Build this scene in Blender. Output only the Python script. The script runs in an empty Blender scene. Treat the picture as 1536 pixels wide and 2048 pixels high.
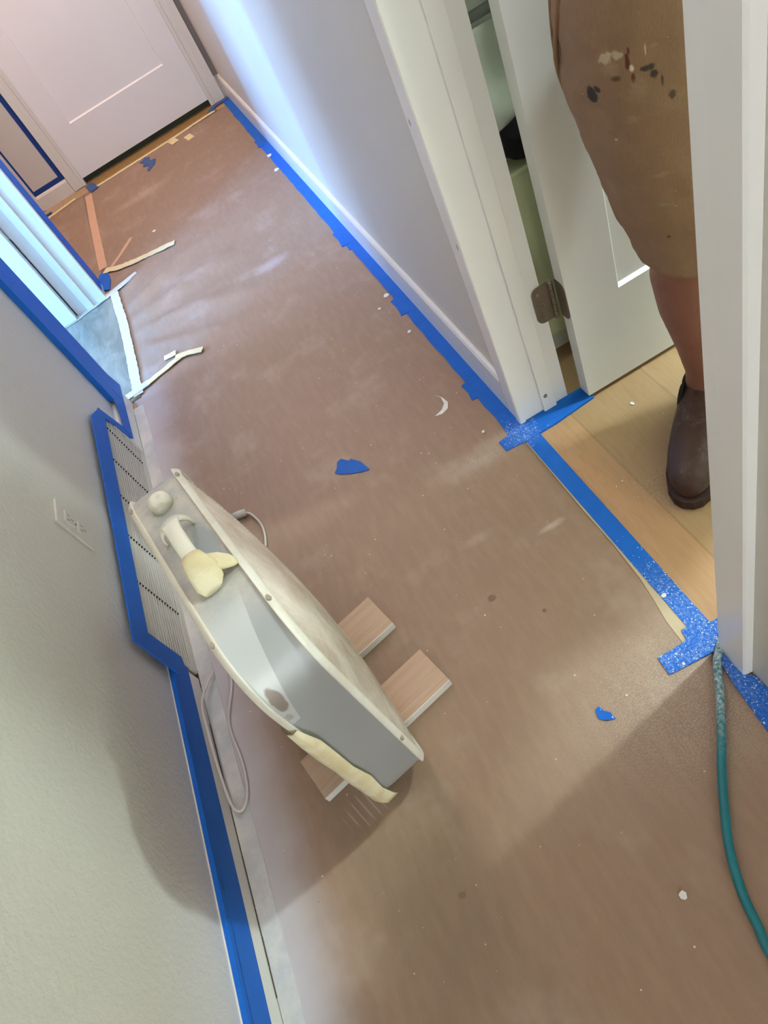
import bpy, bmesh, math, random
from mathutils import Vector, Matrix, noise
random.seed(7)
C = bpy.context.scene.collection
SC = bpy.context.scene
PI = math.pi

# ------------------------------------------------------------------ camera
RCW = ((0.8540478, -0.5195799, -0.0252806),      # columns: camera x-right, y-down, z-forward in world axes
       (-0.3680076, -0.6378235, 0.6765734),
       (-0.3676585, -0.5685226, -0.7359411))
cam = bpy.data.cameras.new('camera'); co = bpy.data.objects.new('camera', cam); C.objects.link(co)
m = Matrix(((RCW[0][0], -RCW[0][1], -RCW[0][2], 0),
            (RCW[1][0], -RCW[1][1], -RCW[1][2], 0),
            (RCW[2][0], -RCW[2][1], -RCW[2][2], 1.24), (0, 0, 0, 1)))
co.matrix_world = m
cam.sensor_fit = 'VERTICAL'; cam.sensor_height = 36.0; cam.lens = 36.0 * 1437.5 / 2048
cam.clip_start = 0.02; cam.clip_end = 60
SC.camera = co

# ------------------------------------------------------------------ world, lights, exposure
w = bpy.data.worlds.new('world'); SC.world = w; w.use_nodes = True
w.node_tree.nodes['Background'].inputs[0].default_value = (0.75, 0.85, 1.0, 1)
w.node_tree.nodes['Background'].inputs[1].default_value = 0.25
SC.view_settings.view_transform = 'Standard'; SC.view_settings.look = 'None'
SC.view_settings.gamma = 1.0; SC.view_settings.use_curve_mapping = False
SC.view_settings.exposure = 0.0

def area(name, loc, rot, sx, sy, power, col, spread=PI):
    l = bpy.data.lights.new(name, 'AREA'); l.shape = 'RECTANGLE'; l.size = sx; l.size_y = sy
    l.energy = power; l.color = col; l.spread = spread
    o = bpy.data.objects.new(name, l); C.objects.link(o); o.location = loc; o.rotation_euler = rot
    return o
def bulb(name, loc, r, power, col):
    l = bpy.data.lights.new(name, 'POINT'); l.shadow_soft_size = r; l.energy = power; l.color = col
    o = bpy.data.objects.new(name, l); C.objects.link(o); o.location = loc
    return o
bulb('bathroom_light', (1.8, 0.80, 2.2), 0.06, 148, (0.82, 1.0, 1.0))
area('window_daylight', (-3.36, 1.42, 1.45), (0, -PI/2, 0), 1.2, 0.28, 200, (0.10, 0.40, 1.0))
area('window_daylight_wide', (-3.36, 2.2, 1.60), (0, -PI/2, 0), 1.1, 1.3, 190, (0.31, 0.54, 1.0))
area('near_end_daylight', (-0.12, -2.45, 1.15), (-PI/2, 0, 0), 0.85, 1.8, 68, (0.80, 0.91, 1.0))
area('hall_ceiling_light_near', (-0.1, -0.9, 2.40), (0, 0, 0), 0.3, 0.3, 2.5, (1.0, 0.82, 0.72))
area('hall_ceiling_light_middle', (-0.12, 1.75, 2.40), (0, 0, 0), 0.3, 0.3, 7.0, (1.0, 0.86, 0.86))
area('hall_ceiling_light_far', (-0.35, 3.7, 2.40), (0, 0, 0), 0.35, 0.35, 28, (1.0, 0.69, 0.52))

# ------------------------------------------------------------------ material helpers
class NT:
    def __init__(s, name, rough=0.6, metal=0.0, coord='Object'):
        s.m = bpy.data.materials.new(name); s.m.use_nodes = True
        s.t = s.m.node_tree; s.n = s.t.nodes; s.l = s.t.links
        s.b = s.n['Principled BSDF']; s.b.inputs['Roughness'].default_value = rough
        s.b.inputs['Metallic'].default_value = metal
        if coord == 'World': s.co = s.n.new('ShaderNodeNewGeometry').outputs['Position']
        else: s.co = s.n.new('ShaderNodeTexCoord').outputs['Object']
    def put(s, sock, v):
        if hasattr(v, 'links'): s.l.new(v, sock)
        elif isinstance(v, (tuple, list)) and len(v) == 3 and sock.type == 'RGBA': sock.default_value = (*v, 1)
        else: sock.default_value = v
    def math(s, op, a, b=0.0, c=0.0, clamp=False):
        n = s.n.new('ShaderNodeMath'); n.operation = op; n.use_clamp = clamp
        s.put(n.inputs[0], a); s.put(n.inputs[1], b); s.put(n.inputs[2], c); return n.outputs[0]
    def vmath(s, op, a, b=(0, 0, 0)):
        n = s.n.new('ShaderNodeVectorMath'); n.operation = op
        s.put(n.inputs[0], a); s.put(n.inputs[1], b)
        return n.outputs['Value'] if op in ('LENGTH', 'DOT_PRODUCT', 'DISTANCE') else n.outputs[0]
    def sep(s, v=None):
        n = s.n.new('ShaderNodeSeparateXYZ'); s.put(n.inputs[0], s.co if v is None else v); return n.outputs
    def noise(s, scale, detail=3, rough=0.5, vec=None, dist=0.0):
        n = s.n.new('ShaderNodeTexNoise'); n.inputs['Scale'].default_value = scale
        n.inputs['Detail'].default_value = detail; n.inputs['Roughness'].default_value = rough
        n.inputs['Distortion'].default_value = dist
        s.put(n.inputs['Vector'], s.co if vec is None else vec); return n.outputs[0]
    def scaled(s, v3, vec=None): return s.vmath('MULTIPLY', s.co if vec is None else vec, v3)
    def ramp(s, f, lo, hi, a=0.0, b=1.0):
        n = s.n.new('ShaderNodeMapRange'); n.interpolation_type = 'SMOOTHSTEP'
        s.put(n.inputs['Value'], f); s.put(n.inputs['From Min'], lo); s.put(n.inputs['From Max'], hi)
        n.inputs['To Min'].default_value = a; n.inputs['To Max'].default_value = b; return n.outputs[0]
    def mix(s, f, a, b):
        n = s.n.new('ShaderNodeMix'); n.data_type = 'RGBA'
        s.put(n.inputs[0], f); s.put(n.inputs[6], a); s.put(n.inputs[7], b); return n.outputs[2]
    def blob(s, c, r, soft=0.35, rag=0.35, nscale=60):
        d = s.vmath('DIVIDE', s.vmath('SUBTRACT', s.co, c), r)
        L = s.vmath('LENGTH', d)
        L = s.math('ADD', L, s.math('MULTIPLY', s.math('SUBTRACT', s.noise(nscale), 0.5), rag*2))
        return s.ramp(L, 1.0, 1.0-soft, 0, 1)
    def specks(s, scale, size, density):
        n = s.n.new('ShaderNodeTexVoronoi'); n.inputs['Scale'].default_value = scale; s.put(n.inputs['Vector'], s.co)
        r = s.sep(n.outputs['Color'])
        keep = s.math('LESS_THAN', r[0], density)
        rad = s.math('MULTIPLY', r[1], size)
        return s.math('MULTIPLY', s.math('LESS_THAN', n.outputs['Distance'], rad), keep)
    def bump(s, h, strength=0.2, dist=0.002):
        n = s.n.new('ShaderNodeBump'); n.inputs['Strength'].default_value = strength
        n.inputs['Distance'].default_value = dist; s.put(n.inputs['Height'], h)
        s.l.new(n.outputs[0], s.b.inputs['Normal'])
    def color(s, v): s.put(s.b.inputs['Base Color'], v); return s

def srgb(r, g, b):
    f = lambda c: (c/255/12.92) if c/255 <= 0.04045 else ((c/255+0.055)/1.055)**2.4
    return (f(r), f(g), f(b))
def simple(name, col, rough=0.5, metal=0.0, var=0.06, nscale=12, bump=0.0, bscale=200, coord='World'):
    t = NT(name, rough, metal, coord)
    k = tuple(max(0, c*(1-var*2)) for c in col); j = tuple(min(1, c*(1+var)) for c in col)
    t.color(t.mix(t.noise(nscale, 4), k, j))
    if bump: t.bump(t.noise(bscale, 3), bump, 0.001)
    return t.m

# painted walls with orange-peel and the bluish-white overspray halo of the sprayer
t = NT('wall_paint', 0.55, coord='World')
base = t.mix(t.noise(3, 3), srgb(204, 199, 190), srgb(212, 208, 200))
t.color(base); t.b.inputs['Roughness'].default_value = 0.42
t.bump(t.noise(130, 3, 0.6), 0.55, 0.0012)
M_wall = t.m
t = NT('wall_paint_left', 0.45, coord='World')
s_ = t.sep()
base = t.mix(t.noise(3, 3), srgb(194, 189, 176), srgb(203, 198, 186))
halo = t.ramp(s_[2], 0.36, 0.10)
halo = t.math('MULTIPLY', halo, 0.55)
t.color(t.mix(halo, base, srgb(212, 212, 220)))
t.bump(t.noise(95, 3, 0.6), 0.8, 0.0020)
M_wallL = t.m
M_trim = simple('trim_white_paint', srgb(222, 219, 212), 0.32, var=0.02, nscale=9, bump=0.12, bscale=90)
t = NT('casing_white_paint', 0.32, coord='World')
c0 = t.mix(t.noise(9, 3), srgb(230, 228, 227), srgb(236, 234, 232))
for p_, r_ in (((0.341, 1.16, 0.49), (0.01, 0.004, 0.010)), ((0.41, 1.142, 0.05), (0.006, 0.01, 0.007)), ((0.341, 1.19, 0.72), (0.01, 0.004, 0.008))):
    c0 = t.mix(t.blob(p_, r_, 0.3, 0.2, 200), c0, srgb(120, 112, 104))
t.color(c0); t.bump(t.noise(60, 3), 0.10, 0.001); M_case = t.m
M_door = simple('door_white_paint', srgb(233, 232, 232), 0.38, var=0.02, nscale=5, bump=0.1, bscale=120)
M_ceil = simple('ceiling_paint', srgb(226, 222, 212), 0.8, var=0.01)
M_bathwall = simple('bathroom_wall_paint', srgb(204, 206, 194), 0.6, var=0.02, bump=0.3, bscale=120)
M_dark = simple('dark_gap', srgb(22, 22, 20), 0.8)

# blue painter's tape with white paint speckle near the doorway
def tape_mat(name, col, col2, speck=True):
    t = NT(name, 0.5, coord='World')
    c = t.mix(t.noise(25, 4), col, col2)
    crepe = t.noise(1.0, 2, 0.5, t.scaled((900, 250, 900)))
    if speck:
        reg = t.ramp(t.vmath('DISTANCE', t.co, (0.31, 0.50, 0)), 0.42, 0.02)
        reg2 = t.ramp(t.vmath('DISTANCE', t.co, (0.32, 1.12, 0)), 0.12, 0.01)
        rg = t.math('MAXIMUM', reg, t.math('MULTIPLY', reg2, 0.9))
        sp = t.specks(420, 0.50, 0.30)
        big = t.specks(120, 0.26, 0.10)
        gate = t.ramp(t.math('ADD', t.noise(70, 3), t.math('MULTIPLY', rg, 0.45)), 0.74, 0.82)
        f = t.math('MULTIPLY', t.math('MAXIMUM', sp, big), gate)
        f = t.math('MULTIPLY', f, 0.9)
        mist = t.math('MULTIPLY', t.ramp(rg, 0.55, 1.0), t.ramp(t.noise(180, 4, 0.7), 0.40, 0.75))
        c = t.mix(t.math('MULTIPLY', mist, 0.38), c, srgb(200, 210, 225))
        c = t.mix(f, c, srgb(235, 238, 240))
    t.b.inputs['Specular IOR Level'].default_value = 0.15
    t.color(c); t.bump(crepe, 0.25, 0.0006)
    return t.m
M_blue = tape_mat('blue_painters_tape', srgb(24, 94, 188), srgb(34, 108, 204))
M_blue_old = tape_mat('blue_tape_scrap', srgb(60, 88, 140), srgb(70, 100, 158), False)
M_cream = tape_mat('cream_masking_tape', srgb(222, 206, 158), srgb(232, 218, 176), False)
M_white_tape = tape_mat('overpainted_white_tape', srgb(196, 196, 188), srgb(208, 207, 198), False)

# kraft paper
t = NT('kraft_floor_paper', 0.50, coord='World')
s_ = t.sep()
fib = t.noise(1.0, 4, 0.6, t.scaled((60, 14, 60)))
c = t.mix(t.noise(2.2, 4), srgb(142, 115, 94), srgb(154, 127, 106))
c = t.mix(t.math('MULTIPLY', t.ramp(fib, 0.35, 0.75), 0.20), c, srgb(182, 154, 132))
c = t.mix(t.math('MULTIPLY', t.ramp(t.noise(420, 3, 0.7), 0.5, 0.75), 0.18), c, srgb(120, 96, 80))
# paint overspray that drifted out from the left baseboard and the doorways
sprL = t.math('MULTIPLY', t.ramp(t.math('ADD', s_[0], t.math('MULTIPLY', t.math('SUBTRACT', t.noise(6, 3), 0.5), 0.10)), -0.42, -0.56), t.ramp(s_[1], 2.4, 1.9))
c = t.mix(t.math('MULTIPLY', sprL, 0.75), c, srgb(205, 205, 212))
mistD = t.ramp(t.vmath('LENGTH', t.vmath('DIVIDE', t.vmath('SUBTRACT', t.co, (0.27, 0.43, 0)), (0.34, 0.22, 1))), 1.0, 0.1)
mistF = t.ramp(t.vmath('LENGTH', t.vmath('DIVIDE', t.vmath('SUBTRACT', t.co, (0.24, 1.13, 0)), (0.20, 0.055, 1))), 1.0, 0.2)
grain = t.ramp(t.noise(420, 4, 0.75), 0.40, 0.70)
mm = t.math('MULTIPLY', t.math('MAXIMUM', mistD, mistF), grain)
c = t.mix(t.math('MULTIPLY', mm, 0.42), c, srgb(222, 216, 208))
spr2 = t.math('MULTIPLY', t.ramp(t.noise(5, 4, 0.65), 0.50, 0.72), 0.16)
c = t.mix(spr2, c, srgb(214, 200, 186))
# scattered specks
sp = t.math('MULTIPLY', t.specks(75, 0.13, 0.20), t.ramp(t.noise(9, 2), 0.42, 0.5))
c = t.mix(t.math('MULTIPLY', sp, 0.85), c, srgb(232, 222, 205))
sp = t.specks(38, 0.045, 0.25)
c = t.mix(t.math('MULTIPLY', sp, 0.8), c, srgb(100, 72, 55))
for p_, r_, col_, a_, so in (((0.059, 0.785, 0), (0.010, 0.010, 1), srgb(110, 85, 66), 0.8, 0.4),
                         ((0.13, 0.70, 0), (0.005, 0.005, 1), srgb(105, 75, 60), 0.8, 0.4),
                         ((-0.24, 0.34, 0), (0.008, 0.007, 1), srgb(120, 92, 76), 0.7, 0.4),
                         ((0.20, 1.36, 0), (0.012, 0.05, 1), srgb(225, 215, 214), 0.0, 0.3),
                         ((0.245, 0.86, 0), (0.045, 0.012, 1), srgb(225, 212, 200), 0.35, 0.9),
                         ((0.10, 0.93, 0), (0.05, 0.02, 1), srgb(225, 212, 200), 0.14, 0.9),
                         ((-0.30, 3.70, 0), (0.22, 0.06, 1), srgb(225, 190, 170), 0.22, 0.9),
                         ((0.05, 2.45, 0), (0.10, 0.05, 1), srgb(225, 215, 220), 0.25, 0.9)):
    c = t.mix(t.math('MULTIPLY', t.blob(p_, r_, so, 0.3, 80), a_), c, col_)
# the pale rubbed streaks below the fan
wv = t.math('MULTIPLY', t.math('SINE', t.math('MULTIPLY', t.math('ADD', s_[0], t.math('MULTIPLY', s_[1], 0.35)), 420.0)), 1.0)
strk = t.math('MULTIPLY', t.blob((-0.335, 0.545, 0), (0.055, 0.035, 1), 0.5, 0.3, 50), t.ramp(wv, 0.6, 1.0))
c = t.mix(t.math('MULTIPLY', strk, 0.4), c, srgb(215, 195, 180))
t.color(c)
h_ = t.math('ADD', t.math('MULTIPLY', t.noise(14, 3), 1.0), t.math('MULTIPLY', t.noise(300, 2), 0.10))
t.bump(h_, 0.16, 0.004)
M_paper = t.m

# hardwood planks running along the hall
def wood_floor():
    t = NT('oak_plank_floor', 0.36, coord='World')
    s_ = t.sep()
    pw = 0.19
    xi = t.math('DIVIDE', t.math('SUBTRACT', s_[0], 0.44-pw*20), pw)
    idx = t.math('FLOOR', xi)
    fr = t.math('SUBTRACT', xi, idx)
    wn = t.n.new('ShaderNodeTexWhiteNoise'); wn.noise_dimensions = '1D'; t.put(wn.inputs['W'], idx)
    r = wn.outputs['Value']
    comb = t.n.new('ShaderNodeCombineXYZ'); t.put(comb.inputs[0], t.math('MULTIPLY', s_[0], 9.0))
    t.put(comb.inputs[1], t.math('ADD', t.math('MULTIPLY', s_[1], 1.3), t.math('MULTIPLY', r, 37.0))); t.put(comb.inputs[2], t.math('MULTIPLY', r, 11.0))
    big = t.noise(1.6, 3, 0.55, comb.outputs[0], 0.9)
    rings = t.math('SINE', t.math('MULTIPLY', big, 42.0))
    comb2 = t.n.new('ShaderNodeCombineXYZ'); t.put(comb2.inputs[0], t.math('MULTIPLY', s_[0], 260.0)); t.put(comb2.inputs[1], t.math('MULTIPLY', s_[1], 9.0)); t.put(comb2.inputs[2], idx)
    fine = t.noise(1.0, 3, 0.6, comb2.outputs[0])
    c = t.mix(r, srgb(172, 140, 104), srgb(184, 154, 118))
    first = t.math('COMPARE', idx, 19.0, 0.4)
    c = t.mix(t.math('MULTIPLY', first, 0.75), c, srgb(182, 140, 102))
    c = t.mix(t.math('MULTIPLY', t.ramp(rings, 0.2, 1.0), 0.13), c, srgb(150, 108, 70))
    c = t.mix(t.math('MULTIPLY', t.ramp(fine, 0.5, 0.72), 0.22), c, srgb(140, 100, 66))
    seam = t.math('MAXIMUM', t.math('LESS_THAN', fr, 0.012), t.math('GREATER_THAN', fr, 0.988))
    c = t.mix(t.math('MULTIPLY', seam, 0.22), c, srgb(96, 66, 42))
    dust = t.math('MULTIPLY', t.blob((0.47, 0.80, 0), (0.09, 0.12, 1), 0.9, 0.9, 14), t.ramp(t.noise(160, 4, 0.7), 0.42, 0.7))
    c = t.mix(t.math('MULTIPLY', dust, 0.35), c, srgb(200, 182, 165))
    sp = t.math('MULTIPLY', t.specks(60, 0.10, 0.12), 0.8)
    c = t.mix(sp, c, srgb(235, 230, 220))
    t.color(c); t.bump(fine, 0.05, 0.001)
    return t.m
M_wood = wood_floor()

# ------------------------------------------------------------------ mesh helpers
def bx(bm, x0, x1, y0, y1, z0, z1, rot=None, bev=0.0):
    r = bmesh.ops.create_cube(bm, size=1.0)
    vs = r['verts']
    for v in vs:
        v.co = Vector(((x0+x1)/2 + v.co.x*(x1-x0), (y0+y1)/2 + v.co.y*(y1-y0), (z0+z1)/2 + v.co.z*(z1-z0)))
    if bev:
        es = list({e for v in vs for e in v.link_edges})
        bmesh.ops.bevel(bm, geom=es, offset=bev, segments=2, affect='EDGES', profile=0.7)
    if rot is not None:
        pass
    return bm
def newbm(): return bmesh.new()
def obj(name, bm, mat, parent=None, smooth=False, at=None, auto=None):
    """link one mesh; a top-level mesh gets its origin at its base"""
    bmesh.ops.recalc_face_normals(bm, faces=bm.faces)
    off = Vector((0, 0, 0))
    if parent is None:
        if at is None:
            xs = [v.co for v in bm.verts]
            off = Vector(((min(p.x for p in xs)+max(p.x for p in xs))/2, (min(p.y for p in xs)+max(p.y for p in xs))/2, min(p.z for p in xs)))
        else: off = Vector(at)
        for v in bm.verts: v.co -= off
    me = bpy.data.meshes.new(name); bm.to_mesh(me); bm.free()
    o = bpy.data.objects.new(name, me); C.objects.link(o); o.location = off
    if mat is not None: me.materials.append(mat)
    if smooth:
        for p in me.polygons: p.use_smooth = True
    if parent is not None: o.parent = parent; o.location = (0, 0, 0)
    return o
def empty(name, loc, rz=0, label=None, cat=None, group=None):
    o = bpy.data.objects.new(name, None); C.objects.link(o); o.location = loc; o.rotation_euler = (0, 0, rz)
    o.empty_display_size = 0.05
    return tag(o, label, cat, group) if label else o
def tag(o, label, cat, group=None):
    o['label'] = label; o['category'] = cat
    if group: o['group'] = group
    return o
def struct(o, label=None):
    o['kind'] = 'structure'
    if label: o['label'] = label
    return o
def box_struct(name, *a, mat=None, bev=0.0, label=None):
    bm = newbm(); bx(bm, *a, bev=bev); return struct(obj(name, bm, mat), label)
def tube(bm, pts, r, n=10, closed=False, cap=True, rf=None):
    pts = [Vector(p) for p in pts]; rings = []
    N = len(pts)
    up = Vector((0, 0, 1)); prev = None
    for i, p in enumerate(pts):
        if closed: d = pts[(i+1) % N]-pts[i-1]
        else: d = pts[min(i+1, N-1)]-pts[max(i-1, 0)]
        d.normalize()
        if prev is None:
            a = d.cross(up)
            if a.length < 1e-3: a = d.cross(Vector((1, 0, 0)))
        else: a = prev-d*prev.dot(d)
        a.normalize(); prev = a; b = d.cross(a)
        rr = r if rf is None else rf(i/(N-1))
        rings.append([bm.verts.new(p+(a*math.cos(2*PI*k/n)+b*math.sin(2*PI*k/n))*rr) for k in range(n)])
    M = N if closed else N-1
    for i in range(M):
        A, B = rings[i], rings[(i+1) % N]
        for k in range(n): bm.faces.new((A[k], A[(k+1) % n], B[(k+1) % n], B[k]))
    if cap and not closed:
        bm.faces.new(rings[0][::-1]); bm.faces.new(rings[-1])
def catmull(pts, k=8):
    P = [Vector(p) for p in pts]; out = []
    for i in range(len(P)-1):
        p0 = P[max(i-1, 0)]; p1 = P[i]; p2 = P[i+1]; p3 = P[min(i+2, len(P)-1)]
        for j in range(k):
            u = j/k
            out.append(0.5*((2*p1)+(p2-p0)*u+(2*p0-5*p1+4*p2-p3)*u*u+(3*p1-p0-3*p2+p3)*u**3))
    out.append(P[-1]); return out
def poly_prism(bm, pts, z0, z1, zf=None):
    A = [bm.verts.new((x, y, z0)) for x, y in pts]; B = [bm.verts.new((x, y, z1)) for x, y in pts]
    n = len(pts)
    bm.faces.new(A[::-1]); bm.faces.new(B)
    for i in range(n): bm.faces.new((A[i], A[(i+1) % n], B[(i+1) % n], B[i]))
def loft(bm, secs, n=20, cap=True):
    """secs: (centre, ax, ay, rx, ry)"""
    rings = []
    for c, ax, ay, rx, ry in secs:
        c = Vector(c); ax = Vector(ax); ay = Vector(ay)
        rings.append([bm.verts.new(c+ax*math.cos(2*PI*k/n)*rx+ay*math.sin(2*PI*k/n)*ry) for k in range(n)])
    for A, B in zip(rings, rings[1:]):
        for k in range(n): bm.faces.new((A[k], A[(k+1) % n], B[(k+1) % n], B[k]))
    if cap: bm.faces.new(rings[0][::-1]); bm.faces.new(rings[-1])
    return rings
X_, Y_, Z_ = (1, 0, 0), (0, 1, 0), (0, 0, 1)

# ------------------------------------------------------------------ room constants
XL, XR = -0.597, 0.350            # wall faces of the hall
BL, BR = -0.585, 0.338            # baseboard faces
YF = 4.28                         # far wall
ZC = 2.44
# floor + ceiling
bm = newbm(); bx(bm, -3.5, 2.75, -2.6, 4.6, -0.05, 0.0); struct(obj('floor', bm, M_wood))
bm = newbm(); bx(bm, -3.5, 2.75, -2.6, 4.6, ZC, ZC+0.05); struct(obj('ceiling', bm, M_ceil))

# left wall with the doorway (2.14..2.93), ends at 3.075
bm = newbm()
bx(bm, XL-0.12, XL, -2.6, 2.125, 0, ZC)
bx(bm, XL-0.12, XL, 2.945, 3.075, 0, ZC)
bx(bm, XL-0.12, XL, 2.125, 2.945, 2.05, ZC)
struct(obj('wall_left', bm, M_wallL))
bm = newbm(); bx(bm, -3.5, XL-0.12, 2.985, 3.075, 0, ZC); struct(obj('wall_left_return', bm, M_wall))
# right wall with the bathroom doorway (0.46..1.15)
bm = newbm()
bx(bm, XR, XR+0.115, -2.6, 0.445, 0, ZC)
bx(bm, XR, XR+0.115, 1.165, 4.6, 0, ZC)
bx(bm, XR, XR+0.115, 0.445, 1.165, 2.06, ZC)
struct(obj('wall_right', bm, M_wall))
# far wall: door opening -0.545..0.245
bm = newbm()
bx(bm, -2.2, -0.555, YF, YF+0.12, 0, ZC); bx(bm, 0.26, XR, YF, YF+0.12, 0, ZC); bx(bm, -0.555, 0.26, YF, YF+0.12, 2.06, ZC)
struct(obj('wall_far', bm, M_wall))
box_struct('wall_back', XL-0.12, XR+0.115, -2.6, -2.5, 0, ZC, mat=M_wall)
box_struct('wall_side_hall', -2.3, -2.2, 3.075, 4.6, 0, ZC, mat=M_wall)
# bathroom
box_struct('wall_bathroom_far', XR+0.115, 2.75, 1.32, 1.42, 0, ZC, mat=M_bathwall)
box_struct('wall_bathroom_near', XR+0.115, 2.75, -0.75, -0.65, 0, ZC, mat=M_bathwall)
box_struct('wall_bathroom_side', 2.65, 2.75, -0.65, 1.32, 0, ZC, mat=M_bathwall)
# left room with a window
bm = newbm()
bx(bm, -3.5, -3.4, 0.8, 1.25, 0, ZC); bx(bm, -3.5, -3.4, 2.93, 2.985, 0, ZC)
bx(bm, -3.5, -3.4, 1.25, 2.93, 0, 0.8); bx(bm, -3.5, -3.4, 1.25, 2.93, 2.2, ZC)
struct(obj('wall_bedroom_window_side', bm, M_wall))
box_struct('wall_bedroom_near', -3.5, XL-0.12, 0.7, 0.8, 0, ZC, mat=M_wall)
bm = newbm()
bx(bm, -3.47, -3.40, 1.25, 1.30, 0.8, 2.2); bx(bm, -3.47, -3.40, 2.88, 2.93, 0.8, 2.2); bx(bm, -3.47, -3.40, 1.3, 2.88, 0.8, 0.85)
bx(bm, -3.47, -3.40, 1.3, 2.88, 2.15, 2.2); bx(bm, -3.46, -3.42, 2.07, 2.11, 0.85, 2.15)
struct(obj('window_1', bm, M_trim))

# baseboards: eased top edge
def baseboard(name, axis, face, back, a, b, h=0.112, mat=M_trim, z0=0.0):
    s = 1 if face > back else -1
    prof = [(back, z0), (face, z0), (face, h-0.012), (face-s*0.004, h-0.004), (back+s*0.003, h), (back, h)]
    bm = newbm(); E0 = []; E1 = []
    for p, q in prof:
        E0.append(bm.verts.new((p, a, q) if axis == 'y' else (a, p, q))); E1.append(bm.verts.new((p, b, q) if axis == 'y' else (b, p, q)))
    n = len(prof); bm.faces.new(E0); bm.faces.new(E1[::-1])
    for i in range(n): bm.faces.new((E0[i], E0[(i+1) % n], E1[(i+1) % n], E1[i]))
    return struct(obj(name, bm, mat))
baseboard('baseboard_left', 'y', BL, XL, -2.5, 0.995)
baseboard('baseboard_left', 'y', BL, XL, 1.86, 2.065)
baseboard('baseboard_right', 'y', BR, XR, 1.208, YF)
baseboard('baseboard_right', 'y', BR, XR, -2.5, 0.12)
baseboard('baseboard_far', 'x', YF-0.012, YF, -0.80, -0.615, 0.075)
baseboard('baseboard_bathroom', 'x', 1.308, 1.32, XR+0.115, 2.65, 0.085)

# ---- bathroom doorway trim (right wall)
def casing_v(name, xf, xw, y_in, y_out, z1=2.12, mat=M_case, st=0.002):
    """vertical casing with a stepped profile; y_in = opening side"""
    s = 1 if y_out > y_in else -1; d = 1 if xw > xf else -1
    prof = [(xw, y_in), (xf+d*0.002, y_in), (xf, y_in+s*0.003), (xf, y_in+s*0.020), (xf+d*st, y_in+s*0.0215),
            (xf+d*st, y_out-s*0.003), (xf+d*0.003, y_out), (xw, y_out)]
    bm = newbm(); A = [bm.verts.new((p, q, 0.003)) for p, q in prof]; B = [bm.verts.new((p, q, z1)) for p, q in prof]
    n = len(prof); bm.faces.new(A); bm.faces.new(B[::-1])
    for i in range(n): bm.faces.new((A[i], A[(i+1) % n], B[(i+1) % n], B[i]))
    return struct(obj(name, bm, mat))
casing_v('trim_1', 0.336, XR, 1.146, 1.206)
casing_v('trim_2', 0.334, XR, 0.470, 0.408, st=0.0001)
bm = newbm(); bx(bm, 0.336, XR, 0.408, 1.206, 2.06, 2.12, bev=0.002); struct(obj('trim_3', bm, M_case))
bm = newbm()                                         # far jamb with stop
bx(bm, XR, XR+0.115, 1.150, 1.165, 0.002, 2.06, bev=0.001)
bx(bm, 0.399, 0.431, 1.141, 1.151, 0.002, 2.05, bev=0.002)
struct(obj('trim_4', bm, M_case))
bm = newbm(); bx(bm, XR, XR+0.115, 0.445, 0.460, 0.002, 2.06, bev=0.001); bx(bm, 0.399, 0.431, 0.460, 0.470, 0.002, 2.05, bev=0.002)
struct(obj('trim_5', bm, M_case))
bm = newbm(); bx(bm, XR, XR+0.115, 0.460, 1.150, 2.045, 2.06); struct(obj('trim_6', bm, M_case))

# ---- shaker door builder
def shaker(name, W, H, T, mat, rail=0.225, stile=0.112):
    """local: x along width from hinge, y thickness 0..T (front at y=0), z up"""
    bm = newbm(); d = 0.009; sl = 0.006
    for face, (y0, dy) in enumerate(((0, 1), (T, -1))):
        outer = [(0, 0), (W, 0), (W, H), (0, H)]; inn = [(stile, rail), (W-stile, rail), (W-stile, H-stile), (stile, H-stile)]
        in2 = [(stile+sl, rail+sl), (W-stile-sl, rail+sl), (W-stile-sl, H-stile-sl), (stile+sl, H-stile-sl)]
        O = [bm.verts.new((x, y0, z)) for x, z in outer]; I = [bm.verts.new((x, y0, z)) for x, z in inn]; J = [bm.verts.new((x, y0+dy*d, z)) for x, z in in2]
        for i in range(4):
            k = (i+1) % 4
            bm.faces.new((O[i], O[k], I[k], I[i])); bm.faces.new((I[i], I[k], J[k], J[i]))
        bm.faces.new(J)
        if face == 0: F = O
        else:
            for i in range(4): k = (i+1) % 4; bm.faces.new((F[i], F[k], O[k], O[i]))
    o = obj(name, bm, mat, at=(0, 0, 0)); struct(o); return o
d3 = shaker('door_3', 0.66, 2.01, 0.035, M_door, rail=0.235)
d3.location = (0.496, 1.106, 0.012)
d3['label'] = 'open white shaker bathroom door'

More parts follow.
